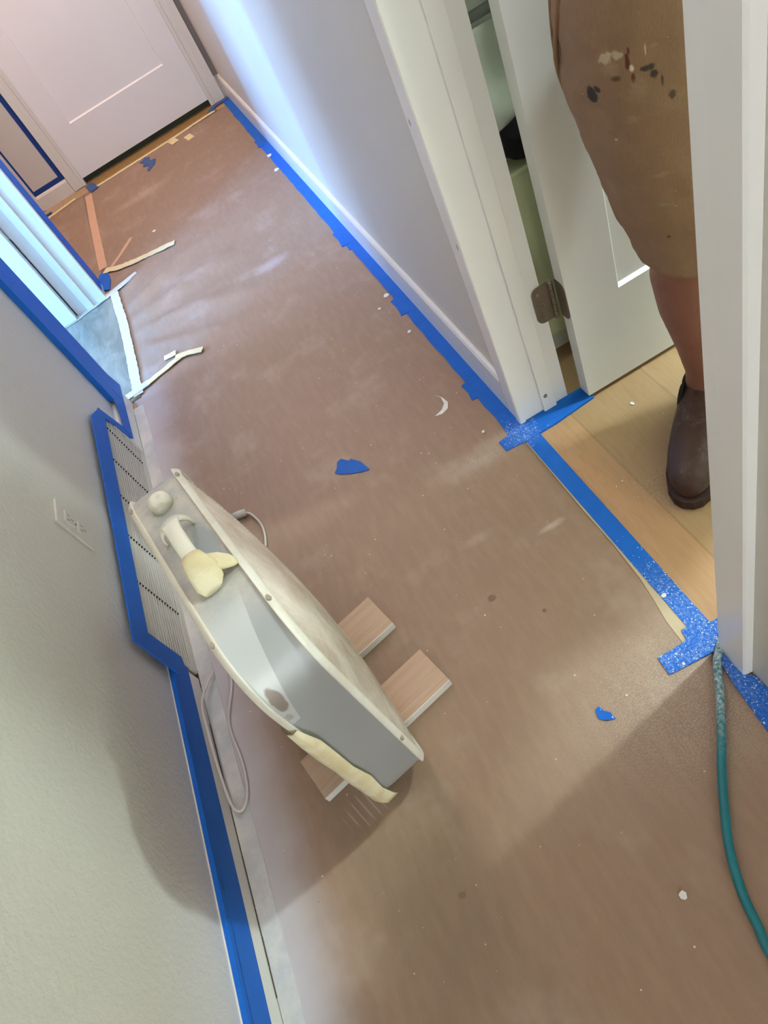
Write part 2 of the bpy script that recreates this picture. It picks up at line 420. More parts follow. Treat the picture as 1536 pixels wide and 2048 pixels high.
# hinge as parts of the door
M_bronze = simple('bronze_hinge_metal', srgb(132, 120, 108), 0.42, 0.6, var=0.10, nscale=60)
M_steel = simple('steel_pin', srgb(190, 186, 178), 0.3, 0.9)
def hinge(parent, o, z, jamb_s=1, tol=0.0, mat=M_bronze):
    """o: parent-local position of the barrel axis; jamb leaf runs -x, door leaf +x around the edge (in -y)"""
    H = 0.090; r = 0.016
    def leaf(plane, L, nm, off):
        pts = []
        for cx_, cz_, a0 in ((L-r, H-r, 0), (L-r, r, -90)):
            for k in range(7):
                a = math.radians(90-15*k if a0 == 0 else -15*k); pts.append((cx_+r*math.cos(a), cz_+r*math.sin(a)))
        pts = [(0, H)]+pts+[(0, 0)]
        bm = newbm(); th = 0.0022
        if plane == 'x':   # in the jamb plane, extends -x
            A = [bm.verts.new((o[0]-p, off, z+q)) for p, q in pts]; B = [bm.verts.new((o[0]-p, off-th, z+q)) for p, q in pts]
        else:              # on the door edge, extends -y
            A = [bm.verts.new((off, o[1]-p, z+q)) for p, q in pts]; B = [bm.verts.new((off-th, o[1]-p, z+q)) for p, q in pts]
        n = len(pts); bm.faces.new(A); bm.faces.new(B[::-1])
        for i in range(n): bm.faces.new((A[i], A[(i+1) % n], B[(i+1) % n], B[i]))
        return obj(nm, bm, mat, parent)
    l1 = leaf('x', 0.042, 'hinge_leaf', o[1]+0.006)
    l2 = leaf('y', 0.034, 'hinge_leaf', 0.0)
    bm = newbm()
    for i in range(5):
        tube(bm, [(o[0], o[1], z+i*0.018+0.0006), (o[0], o[1], z+i*0.018+0.0174)], 0.0052, 14)
    obj('hinge_barrel', bm, mat, parent)
    bm = newbm(); tube(bm, [(o[0], o[1], z+0.0895), (o[0], o[1], z+0.094)], 0.0058, 14); obj('hinge_pin', bm, M_steel, parent)
    for q in (0.016, 0.045, 0.074):
        bm = newbm(); x = o[0]-(0.030 if q != 0.045 else 0.022); y = o[1]+0.0035
        tube(bm, [(x, y, z+q), (x, y-0.0012, z+q)], 0.0042, 12); obj('screw', bm, M_steel if q > .02 else mat, parent)
        bm = newbm(); tube(bm, [(-0.002, o[1]-0.018, z+q), (-0.0032, o[1]-0.018, z+q)], 0.0038, 12); obj('screw', bm, mat, parent)
hinge(d3, (-0.012, 0.036, 0), 0.222)

# ---- far door (door_1), casing, threshold
d1 = shaker('door_1', 0.78, 2.0, 0.04, M_door, rail=0.235)
d1.location = (-0.540, YF-0.008, 0.035); d1['label'] = 'closed white shaker door at the end of the hall'
def casing_x(name, yf, x_in, x_out, z1=2.1):
    s = 1 if x_out > x_in else -1
    prof = [(x_in, YF), (x_in, yf+0.002), (x_in+s*0.003, yf), (x_in+s*0.018, yf), (x_in+s*0.021, yf+0.003), (x_in+s*0.045, yf+0.003), (x_in+s*0.048, yf), (x_out, yf), (x_out, YF)]
    bm = newbm(); A = [bm.verts.new((p, q, 0.003)) for p, q in prof]; B = [bm.verts.new((p, q, z1)) for p, q in prof]
    n = len(prof); bm.faces.new(A); bm.faces.new(B[::-1])
    for i in range(n): bm.faces.new((A[i], A[(i+1) % n], B[(i+1) % n], B[i]))
    return struct(obj(name, bm, M_trim))
casing_x('trim_7', YF-0.016, 0.2405, 0.322); casing_x('trim_8', YF-0.016, -0.5405, -0.612)
casing_x('trim_9', YF-0.016, -0.865, -0.800)
M_gdark = simple('door_gap_shade', srgb(58, 66, 44), 0.7)
M_olive = simple('olive_threshold_wood', srgb(150, 118, 66), 0.5, var=0.15, nscale=30)
bm = newbm(); bx(bm, -0.54, 0.24, YF+0.03, YF+0.12, 0, 0.03); struct(obj('trim_10', bm, M_gdark))  # dark green fill painted like the dim gap under the far door
M_gray = simple('plain_grey', srgb(122, 116, 112), 0.7)
bm = newbm(); bx(bm, 0.323, XR, YF-0.010, YF, 0.112, ZC); struct(obj('trim_11', bm, M_gray))  # grey strip between the far casing and the right wall

# ---- left doorway trim and door
casing_v('trim_12', -0.582, XL, 2.930, 3.046, mat=M_trim)
bm = newbm(); bx(bm, XL-0.12, XL, 2.930, 2.945, 0.002, 2.05, bev=0.001); bx(bm, -0.672, -0.640, 2.920, 2.931, 0.002, 2.04, bev=0.002); struct(obj('trim_13', bm, M_trim))
casing_v('trim_14', -0.582, XL, 2.140, 2.068, mat=M_trim)
bm = newbm(); bx(bm, XL-0.12, XL, 2.125, 2.140, 0.002, 2.05, bev=0.001); struct(obj('trim_15', bm, M_trim))
bm = newbm(); bx(bm, -0.597, -0.582, 2.068, 2.992, 2.05, 2.11); struct(obj('trim_16', bm, M_trim))
d2 = shaker('door_2', 0.70, 2.01, 0.035, M_door); d2.rotation_euler = (0, 0, PI); d2.location = (-0.7225, 2.9275, 0.012)
d2['label'] = 'open white door in the left doorway'
M_hpaint = simple('painted_hinge', srgb(176, 178, 176), 0.5)
bm = newbm()
bx(bm, -0.012, 0.052, -0.006, -0.004, 0.36, 0.45, bev=0.0008)
obj('hinge_leaf', bm, M_hpaint, d2)
bm = newbm(); tube(bm, [(0.006, -0.009, 0.36), (0.006, -0.009, 0.45)], 0.005, 12); obj('hinge_barrel', bm, M_hpaint, d2)

# ------------------------------------------------------------------ floor paper (kraft) with creases by the left doorway
def paper_h(x, y):
    h = 0.0022+0.0010*(0.5+0.5*noise.noise(Vector((x*3.1, y*1.7, 0.3))))
    # radiating folds in front of the left doorway
    ax, ay = x+0.60, y-2.62
    m_ = max(0.0, 1-((x+0.36)/0.36)**2)*max(0.0, 1-((y-2.62)/0.46)**2)
    m_ *= min(1.0, max(0.0, (x+0.515)/0.07))
    if m_ > 0:
        ang = math.atan2(ay, ax+0.15)
        f = 0.5+0.5*math.sin(ang*17+2.2*noise.noise(Vector((x*3, y*3, 5))))
        f2 = 0.5+0.5*math.sin(ang*31+1.0+3*noise.noise(Vector((x*4, y*4, 9))))
        h += m_*(0.019*f**2.6+0.006*f2**2)
    return h
def paper_sheet(name, x0, x1, y0, y1, step, lift=0.0, keep=None):
    bm = newbm(); nx = max(1, round((x1-x0)/step)); ny = max(1, round((y1-y0)/step)); g = []
    for j in range(ny+1):
        g.append([bm.verts.new((x0+(x1-x0)*i/nx, y0+(y1-y0)*j/ny, paper_h(x0+(x1-x0)*i/nx, y0+(y1-y0)*j/ny)+lift)) for i in range(nx+1)])
    for j in range(ny):
        for i in range(nx):
            bm.faces.new((g[j][i], g[j][i+1], g[j+1][i+1], g[j+1][i]))
    # skirt down to the floor
    ring = [g[0][i] for i in range(nx+1)]+[g[j][nx] for j in range(1, ny+1)]+[g[ny][i] for i in range(nx-1, -1, -1)]+[g[j][0] for j in range(ny-1, 0, -1)]
    low = [bm.verts.new((v.co.x, v.co.y, 0.0005)) for v in ring]
    for i in range(len(ring)):
        k = (i+1) % len(ring); bm.faces.new((ring[i], low[i], low[k], ring[k]))
    return obj(name, bm, M_paper, smooth=True)
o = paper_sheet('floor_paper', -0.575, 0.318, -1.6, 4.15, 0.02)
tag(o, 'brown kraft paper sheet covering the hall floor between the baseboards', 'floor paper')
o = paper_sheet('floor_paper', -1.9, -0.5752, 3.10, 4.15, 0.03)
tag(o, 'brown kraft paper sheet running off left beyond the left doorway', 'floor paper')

# generic conforming tape strip on the floor
def strip(name, pts, wid, mat, label, lift=0.0006, rag=0.0, cat='tape', group=None, base=None, sub=0.012, seed=1, wf=None):
    rnd = random.Random(seed)
    P = [Vector((*p, 0)) for p in pts]; path = []
    for a, b in zip(P, P[1:]):
        n = max(1, int((b-a).length/sub))
        for i in range(n): path.append(a.lerp(b, i/n))
    path.append(P[-1])
    bm = newbm(); L = []
    for i, p in enumerate(path):
        d = (path[min(i+1, len(path)-1)]-path[max(i-1, 0)]).normalized(); q = Vector((-d.y, d.x, 0))
        row = []
        ww = wid if wf is None else wf(i/(len(path)-1))
        for k, s in enumerate((-0.5, -0.17, 0.17, 0.5)):
            e = p+q*(ww*s+(rnd.uniform(-rag, rag) if k in (0, 3) else 0))
            z = (paper_h(e.x, e.y) if base is None else base(e.x, e.y))+lift
            row.append((bm.verts.new((e.x, e.y, z)), bm.verts.new((e.x, e.y, z-0.0004-(0.0012 if k in (0, 3) else 0)))))
        L.append(row)
    for A, B in zip(L, L[1:]):
        for k in range(3):
            bm.faces.new((A[k][0], A[k+1][0], B[k+1][0], B[k][0])); bm.faces.new((A[k][1], B[k][1], B[k+1][1], A[k+1][1]))
        bm.faces.new((A[0][0], B[0][0], B[0][1], A[0][1])); bm.faces.new((A[3][0], A[3][1], B[3][1], B[3][0]))
    for R_ in (L[0], L[-1]):
        for k in range(3): bm.faces.new((R_[k][0], R_[k][1], R_[k+1][1], R_[k+1][0]))
    return tag(obj(name, bm, mat), label, cat, group)
def flat(name, pts, z0, z1, mat, label, cat='tape', group=None):
    bm = newbm(); poly_prism(bm, pts, z0, z1); return tag(obj(name, bm, mat), label, cat, group)

PT = 0.0038    # just above the paper
# right wall floor tape, made of overlapping torn lengths
segs = [(3.30, 4.24, 0.297), (2.24, 3.36, 0.297), (1.72, 2.34, 0.305), (1.30, 1.80, 0.302), (1.10, 1.36, 0.3005)]
labs = ['blue tape length along the right baseboard nearest the far door', 'blue tape length along the right baseboard under the daylight streak',
        'blue tape length along the right baseboard halfway to the daylight streak', 'blue tape length along the right baseboard just beyond the bathroom casing',
        'short blue tape length by the foot of the bathroom door casing']
for i, (a, b, xi) in enumerate(segs):
    rnd = random.Random(i+5); pts = [(BR+0.0, a), (BR+0.0, b)]
    left = []
    y = b
    while y > a:
        left.append((xi+rnd.uniform(-0.002, 0.002), y)); y -= 0.05
    left.append((xi, a))
    # a torn overlap tab at the near end
    z = PT+0.0003*i
    o = flat('painters_tape', pts+left, z-0.002, z, M_blue, labs[i], group='blue tape along the right baseboard')
for (a, b, dx) in ((2.28, 2.40, 0.012), (1.76, 1.86, 0.010), (1.30, 1.375, 0.012), (3.42, 3.52, 0.012)):
    pts = [(0.315, a), (0.315, b), (0.300-dx, b-0.006), (0.302-dx, (a+b)/2), (0.297-dx, a+0.004)]
    n_ = {2.28: 'beside the daylight patch on the paper', 1.76: 'halfway along the hall', 1.30: 'nearest the bathroom doorway', 3.42: 'near the far door'}[a]
    flat('painters_tape', pts, PT-0.001, PT+0.0016, M_blue, 'torn blue tape tab at the right baseboard '+n_, group='torn tabs of blue tape')
# tape across the bathroom doorway
flat('painters_tape', [(0.3195, 1.10), (0.3165, 0.52), (0.3525, 0.515), (0.3555, 1.10)], 0.0006, 0.0052, M_blue, 'blue tape strip across the bathroom threshold at the paper edge')
flat('painters_tape', [(0.271, 1.101), (0.285, 1.099), (0.32, 1.094), (0.40, 1.094), (0.505, 1.103), (0.505, 1.149), (0.33, 1.149), (0.305, 1.140), (0.270, 1.134)], 0.0006, 0.0060, M_blue, 'blue tape strip running through the doorway under the open bathroom door')
flat('painters_tape', [(0.240, 0.472), (0.262, 0.470), (0.303, 0.468), (0.340, 0.466), (0.40, 0.463), (0.40, 0.512), (0.352, 0.514), (0.314, 0.527), (0.305, 0.528), (0.301, 0.508), (0.270, 0.5065), (0.242, 0.507)], 0.0006, 0.0064, M_blue, 'paint-speckled blue tape strip at the near bathroom jamb')
flat('painters_tape', [(0.322, 0.465), (0.312, 0.40), (0.302, 0.30), (0.300, -0.6), (0.349, -0.6), (0.349, 0.40), (0.336, 0.41), (0.334, 0.465)], 0.0008, 0.0058, M_blue, 'blue tape strip along the right baseboard nearest the camera')
M_beige = tape_mat('beige_paper_edge', srgb(186, 168, 138), srgb(200, 184, 156), False)
flat('masking_paper', [(0.3175, 1.09), (0.3165, 0.95), (0.3145, 0.85), (0.3150, 0.745), (0.3105, 0.652), (0.303, 0.600), (0.2955, 0.557), (0.2930, 0.508), (0.330, 0.512), (0.330, 1.09)], 0.0006, 0.0040, M_beige, 'beige masking paper edge showing beside the blue threshold tape', 'masking paper')
# floor tape and paper by left baseboard
M_over = NT('overpainted_floor_tape', 0.5, coord='World')
M_over.color(M_over.mix(M_over.ramp(M_over.noise(9, 5, 0.7), 0.35, 0.68), srgb(186, 190, 194), srgb(214, 212, 208))); M_over.bump(M_over.noise(60, 3), 0.3, 0.001)
pts = [(-0.5835, -1.0), (-0.5835, 2.10)]
rnd = random.Random(3); y = 2.10
while y > -1.0:
    pts.append((-0.547+0.004*noise.noise(Vector((y*6, 0, 0))), y)); y -= 0.07
flat('painters_tape', pts, 0.0006, PT+0.0006, M_over.m, 'blue tape overpainted white on the floor along the left baseboard')
M_crack = simple('dark_joint', srgb(74, 68, 62), 0.9)
bm = newbm()
for k in range(60):
    y0 = -0.9+k*0.048; 
    if noise.noise(Vector((y0*5, 3, 1))) > -0.22 and not (0.995 < y0 < 1.9):
        bx(bm, -0.5848, -0.5832+0.0008*noise.noise(Vector((y0*9, 1, 1))), y0, y0+0.047, 0.001, 0.0058)
struct(obj('trim_17', bm, M_crack))

# wall tape on left side ------------------------------------------------
def wall_tape(name, poly, x, th, label, mat=M_blue, group=None):
    """poly in (y,z) on a plane x"""
    bm = newbm(); A = [bm.verts.new((x, p, q)) for p, q in poly]; B = [bm.verts.new((x+th, p, q)) for p, q in poly]
    n = len(poly); bm.faces.new(A); bm.faces.new(B[::-1])
    for i in range(n): bm.faces.new((A[i], A[(i+1) % n], B[(i+1) % n], B[i]))
    return tag(obj(name, bm, mat), label, 'tape', group)
wall_tape('painters_tape', [(-2.0, 0.043), (0.30, 0.043), (0.52, 0.041), (1.005, 0.046), (1.005, 0.101), (0.5, 0.101), (-2.0, 0.101)], BL+0.0001, 0.0006, 'long blue tape strip on the near left baseboard')
bm = newbm(); bx(bm, -0.5938, BL+0.0002, -2.0, 1.0, 0.1121, 0.1128); bx(bm, -0.5849, -0.5843, -2.0, 1.0, 0.100, 0.1128); o = tag(obj('painters_tape', bm, M_blue), 'narrow blue tape lapped over the top edge of the near left baseboard', 'tape')
wall_tape('painters_tape', [(0.962, 0.098), (0.968, 0.245), (1.022, 0.196), (1.022, 0.068), (1.004, 0.062)], BL+0.0004, 0.0032, 'blue tape strip down the near edge of the wall register')
wall_tape('painters_tape', [(0.962, 0.247), (1.30, 0.250), (1.75, 0.262), (1.842, 0.218), (1.815, 0.197), (1.40, 0.193), (1.022, 0.190)], BL+0.0008, 0.0036, 'wide blue tape strip along the top of the wall register')
wall_tape('painters_tape', [(1.806, 0.214), (1.838, 0.222), (1.885, 0.100), (1.895, 0.060), (1.872, 0.060), (1.856, 0.078), (1.838, 0.150)], BL+0.0002, 0.0036, 'narrow blue tape strip down the far edge of the wall register')
wall_tape('painters_tape', [(1.868, 0.058), (1.90, 0.058), (2.05, 0.062), (2.17, 0.066), (2.142, 0.14), (2.02, 0.145), (1.97, 0.112), (1.880, 0.104)], BL+0.0040, 0.0010, 'short blue tape strip between the register and the left door casing')
bm = newbm(); bx(bm, XL+0.0002, -0.5792, 2.003, 2.066, 0.125, 2.1); bx(bm, -0.5812, -0.5792, 2.066, 2.1415, 0.075, 2.1); bx(bm, -0.597, -0.5792, 2.1402, 2.1418, 0.075, 2.1)
tag(obj('painters_tape', bm, M_blue), 'tall blue tape masking the near casing of the left doorway', 'tape')
bm = newbm(); bx(bm, -0.5818, -0.5808, 2.957, 3.0475, 0.03, 2.1); bx(bm, -0.5965, -0.5808, 3.0465, 3.0475, 0.03, 2.1); bx(bm, -0.5965, -0.595, 3.0475, 3.075, 0.03, 2.1)
tag(obj('painters_tape', bm, M_blue), 'tall blue tape on the wall end beside the far casing of the left doorway', 'tape')

# ------------------------------------------------------------------ return-air register
reg = empty('wall_register', (BL, 1.43, 0.0), 0, 'white louvered wall register low on the left wall, framed in blue tape', 'register')
M_reg = simple('register_white_paint', srgb(204, 199, 188), 0.45, var=0.05, nscale=14)
ry0, ry1, rz0, rz1 = -0.42, 0.425, 0.004, 0.205
bm = newbm()
bx(bm, -0.012, 0.0015, ry0, ry1, rz0, rz0+0.020, bev=0.001); bx(bm, -0.012, 0.0015, ry0, ry1, rz1-0.012, rz1, bev=0.001)
bx(bm, -0.012, 0.0015, ry0, ry0+0.014, rz0+0.02, rz1-0.012, bev=0.001); bx(bm, -0.012, 0.0015, ry1-0.016, ry1, rz0+0.02, rz1-0.012, bev=0.001)
obj('frame', bm, M_reg, reg)
bm = newbm()
NS = 16; zs = rz0+0.022; dz = (rz1-0.014-zs)/NS
for i in range(NS):
    z = zs+i*dz
    v = [bm.verts.new(p) for p in ((-0.0080, ry0+0.014, z+dz*0.36), (-0.0080, ry1-0.016, z+dz*0.36), (0.0006, ry1-0.016, z+0.0012), (0.0006, ry0+0.014, z+0.0012),
                                   (-0.0080, ry0+0.014, z+dz*0.26), (-0.0080, ry1-0.016, z+dz*0.26), (0.0006, ry1-0.016, z-0.0012), (0.0006, ry0+0.014, z-0.0012))]
    for f in ((0, 1, 2, 3), (7, 6, 5, 4), (3, 2, 6, 7), (0, 4, 5, 1), (0, 3, 7, 4), (1, 5, 6, 2)): bm.faces.new([v[k] for k in f])
obj('louvers', bm, M_reg, reg)
M_back = simple('register_gap_shade', srgb(84, 80, 76), 0.8)  # dark grey stands in for the shade behind the louvers
for yy in (1.783, 1.635, 1.482, 1.332, 1.178, 1.030):
    if yy > 1.04:
        bm = newbm()
        for i in range(NS):
            z = zs+i*dz+dz*0.55
            tube(bm, [(-0.006, yy-1.43, z-0.002), (0.0010, yy-1.43, z-0.002)], 0.0024, 8)
        obj('slot_row', bm, M_dark, reg)
bm = newbm(); bx(bm, -0.0119, -0.0088, ry0+0.012, ry1-0.012, rz0+0.016, rz1-0.01); obj('gap_shade_plate', bm, M_back, reg)

# ------------------------------------------------------------------ outlet
out = empty('wall_outlet', (XL, 1.215, 0.372), 0, 'white duplex outlet plate on the left wall above the register', 'outlet')
M_plate = simple('outlet_plate_plastic', srgb(198, 192, 182), 0.4, var=0.02)
bm = newbm(); bx(bm, 0.0, 0.0055, -0.035, 0.035, -0.057, 0.057, bev=0.002); obj('cover_plate', bm, M_plate, out)
M_slot = simple('outlet_slot', srgb(124, 118, 112), 0.8)
for s in (-1, 1):
    bm = newbm(); bx(bm, 0.0045, 0.0075, -0.017, 0.017, s*0.0195-0.014, s*0.0195+0.014, bev=0.002); rc = obj('receptacle', bm, M_plate, out)
    for yy, zz in ((-0.007, 0.004), (0.007, 0.004), (0, -0.006)):
        bm = newbm(); bx(bm, 0.0072, 0.0079, yy-0.0014, yy+0.0014, s*0.0195+zz-0.0035, s*0.0195+zz+0.0035); obj('slot', bm, M_slot, rc)
bm = newbm(); tube(bm, [(0.005, 0, 0), (0.0068, 0, 0)], 0.0028, 10); obj('screw', bm, M_slot, out)

# ------------------------------------------------------------------ left doorway: plastic sheet, white/cream tape
t = NT('grey_green_marbled_sheet', 0.30, coord='World')
st = t.noise(1.0, 4, 0.6, t.scaled((16, 5, 6)), 1.2)
c = t.mix(t.ramp(st, 0.3, 0.72), srgb(112, 112, 98), srgb(146, 144, 128))
t.color(c); t.bump(t.noise(1.0, 3, 0.5, t.scaled((40, 10, 10)), 0.8), 0.4, 0.004); M_sheet = t.m
bm = newbm(); nx, ny = 40, 26; g = []
for j in range(ny+1):
    y = 2.142+0.786*j/ny
    xr = -0.548+(0.010)*(j/ny)
    g.append([bm.verts.new((-1.5+(xr+1.5)*i/nx, y, 0.0050+0.003*(0.5+0.5*noise.noise(Vector((i*0.35+j*0.10, j*0.12, 2)))))) for i in range(nx+1)])
for j in range(ny):
    for i in range(nx): bm.faces.new((g[j][i], g[j][i+1], g[j+1][i+1], g[j+1][i]))
ring = [g[0][i] for i in range(nx+1)]+[g[j][nx] for j in range(1, ny+1)]+[g[ny][i] for i in range(nx-1, -1, -1)]+[g[j][0] for j in range(ny-1, 0, -1)]
low = [bm.verts.new((v.co.x, v.co.y, 0.0008)) for v in ring]
for i in range(len(ring)): k = (i+1) % len(ring); bm.faces.new((ring[i], low[i], low[k], ring[k]))
tag(obj('plastic_sheet', bm, M_sheet, smooth=True), 'wrinkled grey-green plastic sheet on the floor in the left doorway', 'plastic sheet')
hb = lambda x, y: max(paper_h(x, y), 0.0075)
strip('masking_tape', [(-0.545, 2.940), (-0.540, 2.66), (-0.545, 2.40), (-0.553, 2.155)], 0.036, M_white_tape, 'wide white tape strip edging the plastic sheet at the left doorway', lift=0.0016, rag=0.0016, base=hb, seed=2)
strip('masking_tape', [(-0.60, 2.178), (-0.555, 2.183), (-0.505, 2.190)], 0.034, M_white_tape, 'short white tape piece at the near corner of the left doorway', lift=0.0028, rag=0.001, base=hb, seed=3)
strip('masking_tape', [(-0.512, 2.188), (-0.46, 2.200), (-0.41, 2.214), (-0.375, 2.222)], 0.026, M_cream, 'cream tape strip curving off the near doorway corner over the paper', lift=0.0030, rag=0.0014, base=hb, seed=4)
strip('masking_tape', [(-0.392, 2.232), (-0.345, 2.215), (-0.295, 2.185)], 0.026, M_cream, 'cream tape strip ending over the creased paper near the left doorway', lift=0.0040, rag=0.0012, base=hb, seed=5)
strip('masking_tape', [(-0.430, 2.268), (-0.385, 2.262)], 0.026, M_cream, 'small loose rectangle of cream tape on the creased paper', lift=0.0026, rag=0.001, base=hb, seed=6)
strip('masking_tape', [(-0.800, 2.905), (-0.72, 2.908), (-0.62, 2.928), (-0.54, 2.945), (-0.43, 2.975)], 0.036, M_white_tape, 'cream-white tape strip at the foot of the far jamb of the left doorway', lift=0.0022, rag=0.002, base=hb, seed=7)
strip('masking_tape', [(-0.560, 3.165), (-0.50, 3.120), (-0.42, 3.085), (-0.33, 3.060), (-0.235, 3.035)], 0.034, M_cream, 'long cream tape strip over the paper beyond the left doorway', lift=0.0018, rag=0.003, base=hb, seed=8)
M_ptape = tape_mat('tan_seam_tape', srgb(204, 164, 134), srgb(212, 174, 146), False)
strip('masking_tape', [(-0.545, 4.10), (-0.556, 3.75), (-0.566, 3.20)], 0.040, M_ptape, 'tan tape covering the seam between the two paper sheets', lift=0.0014, rag=0.001, base=lambda x, y: 0.0036, seed=9)
strip('masking_tape', [(-0.530, 3.17), (-0.47, 3.24), (-0.405, 3.33)], 0.020, M_ptape, 'thin tan tape strip slanting from the end of the seam tape', lift=0.0008, rag=0.001, base=lambda x, y: 0.0036, seed=10)
strip('masking_tape', [(-0.525, 4.150), (-0.2, 4.152), (0.0, 4.155), (0.10, 4.165), (0.235, 4.172)], 0.024, M_cream, 'cream tape edging the paper in front of the far door', lift=0.0010, rag=0.002, base=lambda x, y: 0.0036, seed=11)
strip('masking_tape', [(0.045, 4.075), (0.058, 4.00)], 0.038, M_cream, 'loose cream tape rectangle on the paper near the far door', lift=0.0008, base=lambda x, y: 0.0036, seed=12)
strip('masking_tape', [(-0.035, 4.135), (-0.02, 4.07)], 0.042, M_cream, 'cream tape tab sticking out from the far paper edge', lift=0.0020, base=lambda x, y: 0.0036, seed=13)
strip('masking_tape', [(-0.62, 4.165), (-0.95, 4.10)], 0.025, M_cream, 'cream floor tape at the foot of the far wall left of the door', lift=0.0012, rag=0.001, base=lambda x, y: 0.0036, seed=14)
hb2 = lambda x, y: 0.0036
strip('painters_tape', [(-0.53, 4.235), (-0.515, 4.17), (-0.505, 4.115)], 0.048, M_blue_old, 'blue tape scrap at the left foot of the far door', lift=0.0032, rag=0.003, base=hb2, seed=15)
strip('painters_tape', [(0.335, 4.238), (0.24, 4.225), (0.215, 4.185)], 0.034, M_blue_old, 'blue tape around the right foot of the far door casing', lift=0.0030, rag=0.003, base=hb2, seed=16)
flat('tape_scrap', [(-0.235, 4.10), (-0.20, 4.125), (-0.175, 4.105), (-0.180, 4.05), (-0.150, 4.03), (-0.165, 3.97), (-0.205, 3.93), (-0.215, 3.94), (-0.195, 3.995), (-0.225, 4.02), (-0.215, 4.06)], 0.0038, 0.0052, M_blue_old, 'crumpled blue tape scrap near the far door', 'tape scrap')
flat('painters_tape', [(-0.600, 3.02), (-0.560, 2.98), (-0.545, 3.06), (-0.548, 3.14), (-0.565, 3.17), (-0.592, 3.15)], 0.0050, 0.0085, M_blue, 'blue tape flap on the floor at the foot of the left doorway casing')
bm = newbm(); bx(bm, -0.54, 0.25, 4.165, 4.27, 0.0005, 0.003); tag(obj('threshold_board', bm, M_olive), 'olive wood strip of bare floor under the far door', 'threshold')
# tape framing the wall strip beside the far door
M_blue_shade = tape_mat('shaded_blue_tape', srgb(34, 62, 128), srgb(40, 72, 142), False)  # same blue tape, with shade put into its colour
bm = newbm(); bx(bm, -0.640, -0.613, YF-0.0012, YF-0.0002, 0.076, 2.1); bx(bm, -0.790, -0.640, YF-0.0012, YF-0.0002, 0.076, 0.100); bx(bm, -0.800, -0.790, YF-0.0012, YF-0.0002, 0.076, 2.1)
tag(obj('painters_tape', bm, M_blue_shade), 'shade-darkened blue tape outline on the wall strip left of the far door', 'tape')
bm = newbm(); bx(bm, -0.90, -0.765, 4.1655, 4.19, 0.0045, 0.006); tag(obj('painters_tape', bm, M_blue_shade), 'shade-darkened blue tape piece on the floor at the far wall, left end', 'tape')

# ------------------------------------------------------------------ debris on the paper
flat('tape_scrap', [(-0.101, 1.338), (-0.090, 1.350), (-0.083, 1.368), (-0.070, 1.372), (-0.055, 1.350), (-0.048, 1.352), (-0.030, 1.325), (-0.020, 1.284), (-0.040, 1.290), (-0.070, 1.308), (-0.092, 1.325)], PT, PT+0.0012, M_blue, 'torn blue tape scrap alone in the middle of the paper', 'tape scrap')
flat('tape_scrap', [(0.098, 0.470), (0.102, 0.485), (0.110, 0.487), (0.114, 0.476), (0.121, 0.468), (0.122, 0.455), (0.112, 0.458), (0.104, 0.463)], PT, PT+0.0016, M_blue, 'small curled blue tape scrap on the paper near the doorway shadow', 'tape scrap')
# curved white paint smear
bm = newbm(); arc = [(0.190, 1.325), (0.212, 1.332), (0.226, 1.347), (0.229, 1.372), (0.222, 1.392), (0.232, 1.37), (0.236, 1.345), (0.226, 1.325), (0.206, 1.318)]
M_chip = simple('white_paint_chip', srgb(232, 228, 224), 0.6)
poly_prism(bm, arc, PT-0.001, PT+0.0006); tag(obj('paint_smear', bm, M_chip), 'curved white paint smear on the paper near the bathroom doorway', 'paint smear')
chips = [(0.276, 1.680, 0.008, 'white paint chip beside the blue tape, nearest of the three along the right wall'), (0.293, 1.895, 0.012, 'largest white paint chip beside the right blue tape'), (0.251, 1.853, 0.007, 'white paint chip on the paper left of the largest chip'),
         (0.555, 1.029, 0.0065, 'white paint chip on the bathroom wood floor'), (0.257, 1.19, 0.006, 'white paint chip on the blue tape at the casing foot'),
         (0.055, 0.191, 0.009, 'small white chip on the paper lowest right in the photo'), (-0.298, 3.255, 0.012, 'white chip on the paper just beyond the long cream tape'), (0.30, 3.29, 0.018, 'pale chip beside the far part of the right blue tape'),
         (0.298, 0.60, 0.006, 'white paint blob on the blue threshold tape'), (0.27, 0.475, 0.004, 'white paint dot on the speckled tape by the near jamb'), (0.285, 3.12, 0.016, 'pale chip between the daylight patch and the right blue tape')]
for i, (x, y, r, lb) in enumerate(chips):
    rnd = random.Random(i+40); n = 7; z = 0.001 if x > 0.5 else (0.0054 if x > 0.257 and y < 1.5 or i == 4 else PT)
    if i == 4: z = 0.0056
    if i == 8: x, z = 0.323, 0.0056
    if i == 9: z = 0.0066
    flat('paint_chip', [(x+r*rnd.uniform(0.5, 1.0)*math.cos(2*PI*k/n), y+r*rnd.uniform(0.5, 1.0)*math.sin(2*PI*k/n)) for k in range(n)], z-0.0004, z+0.0014, M_chip, lb, 'paint chip', 'white paint chips')

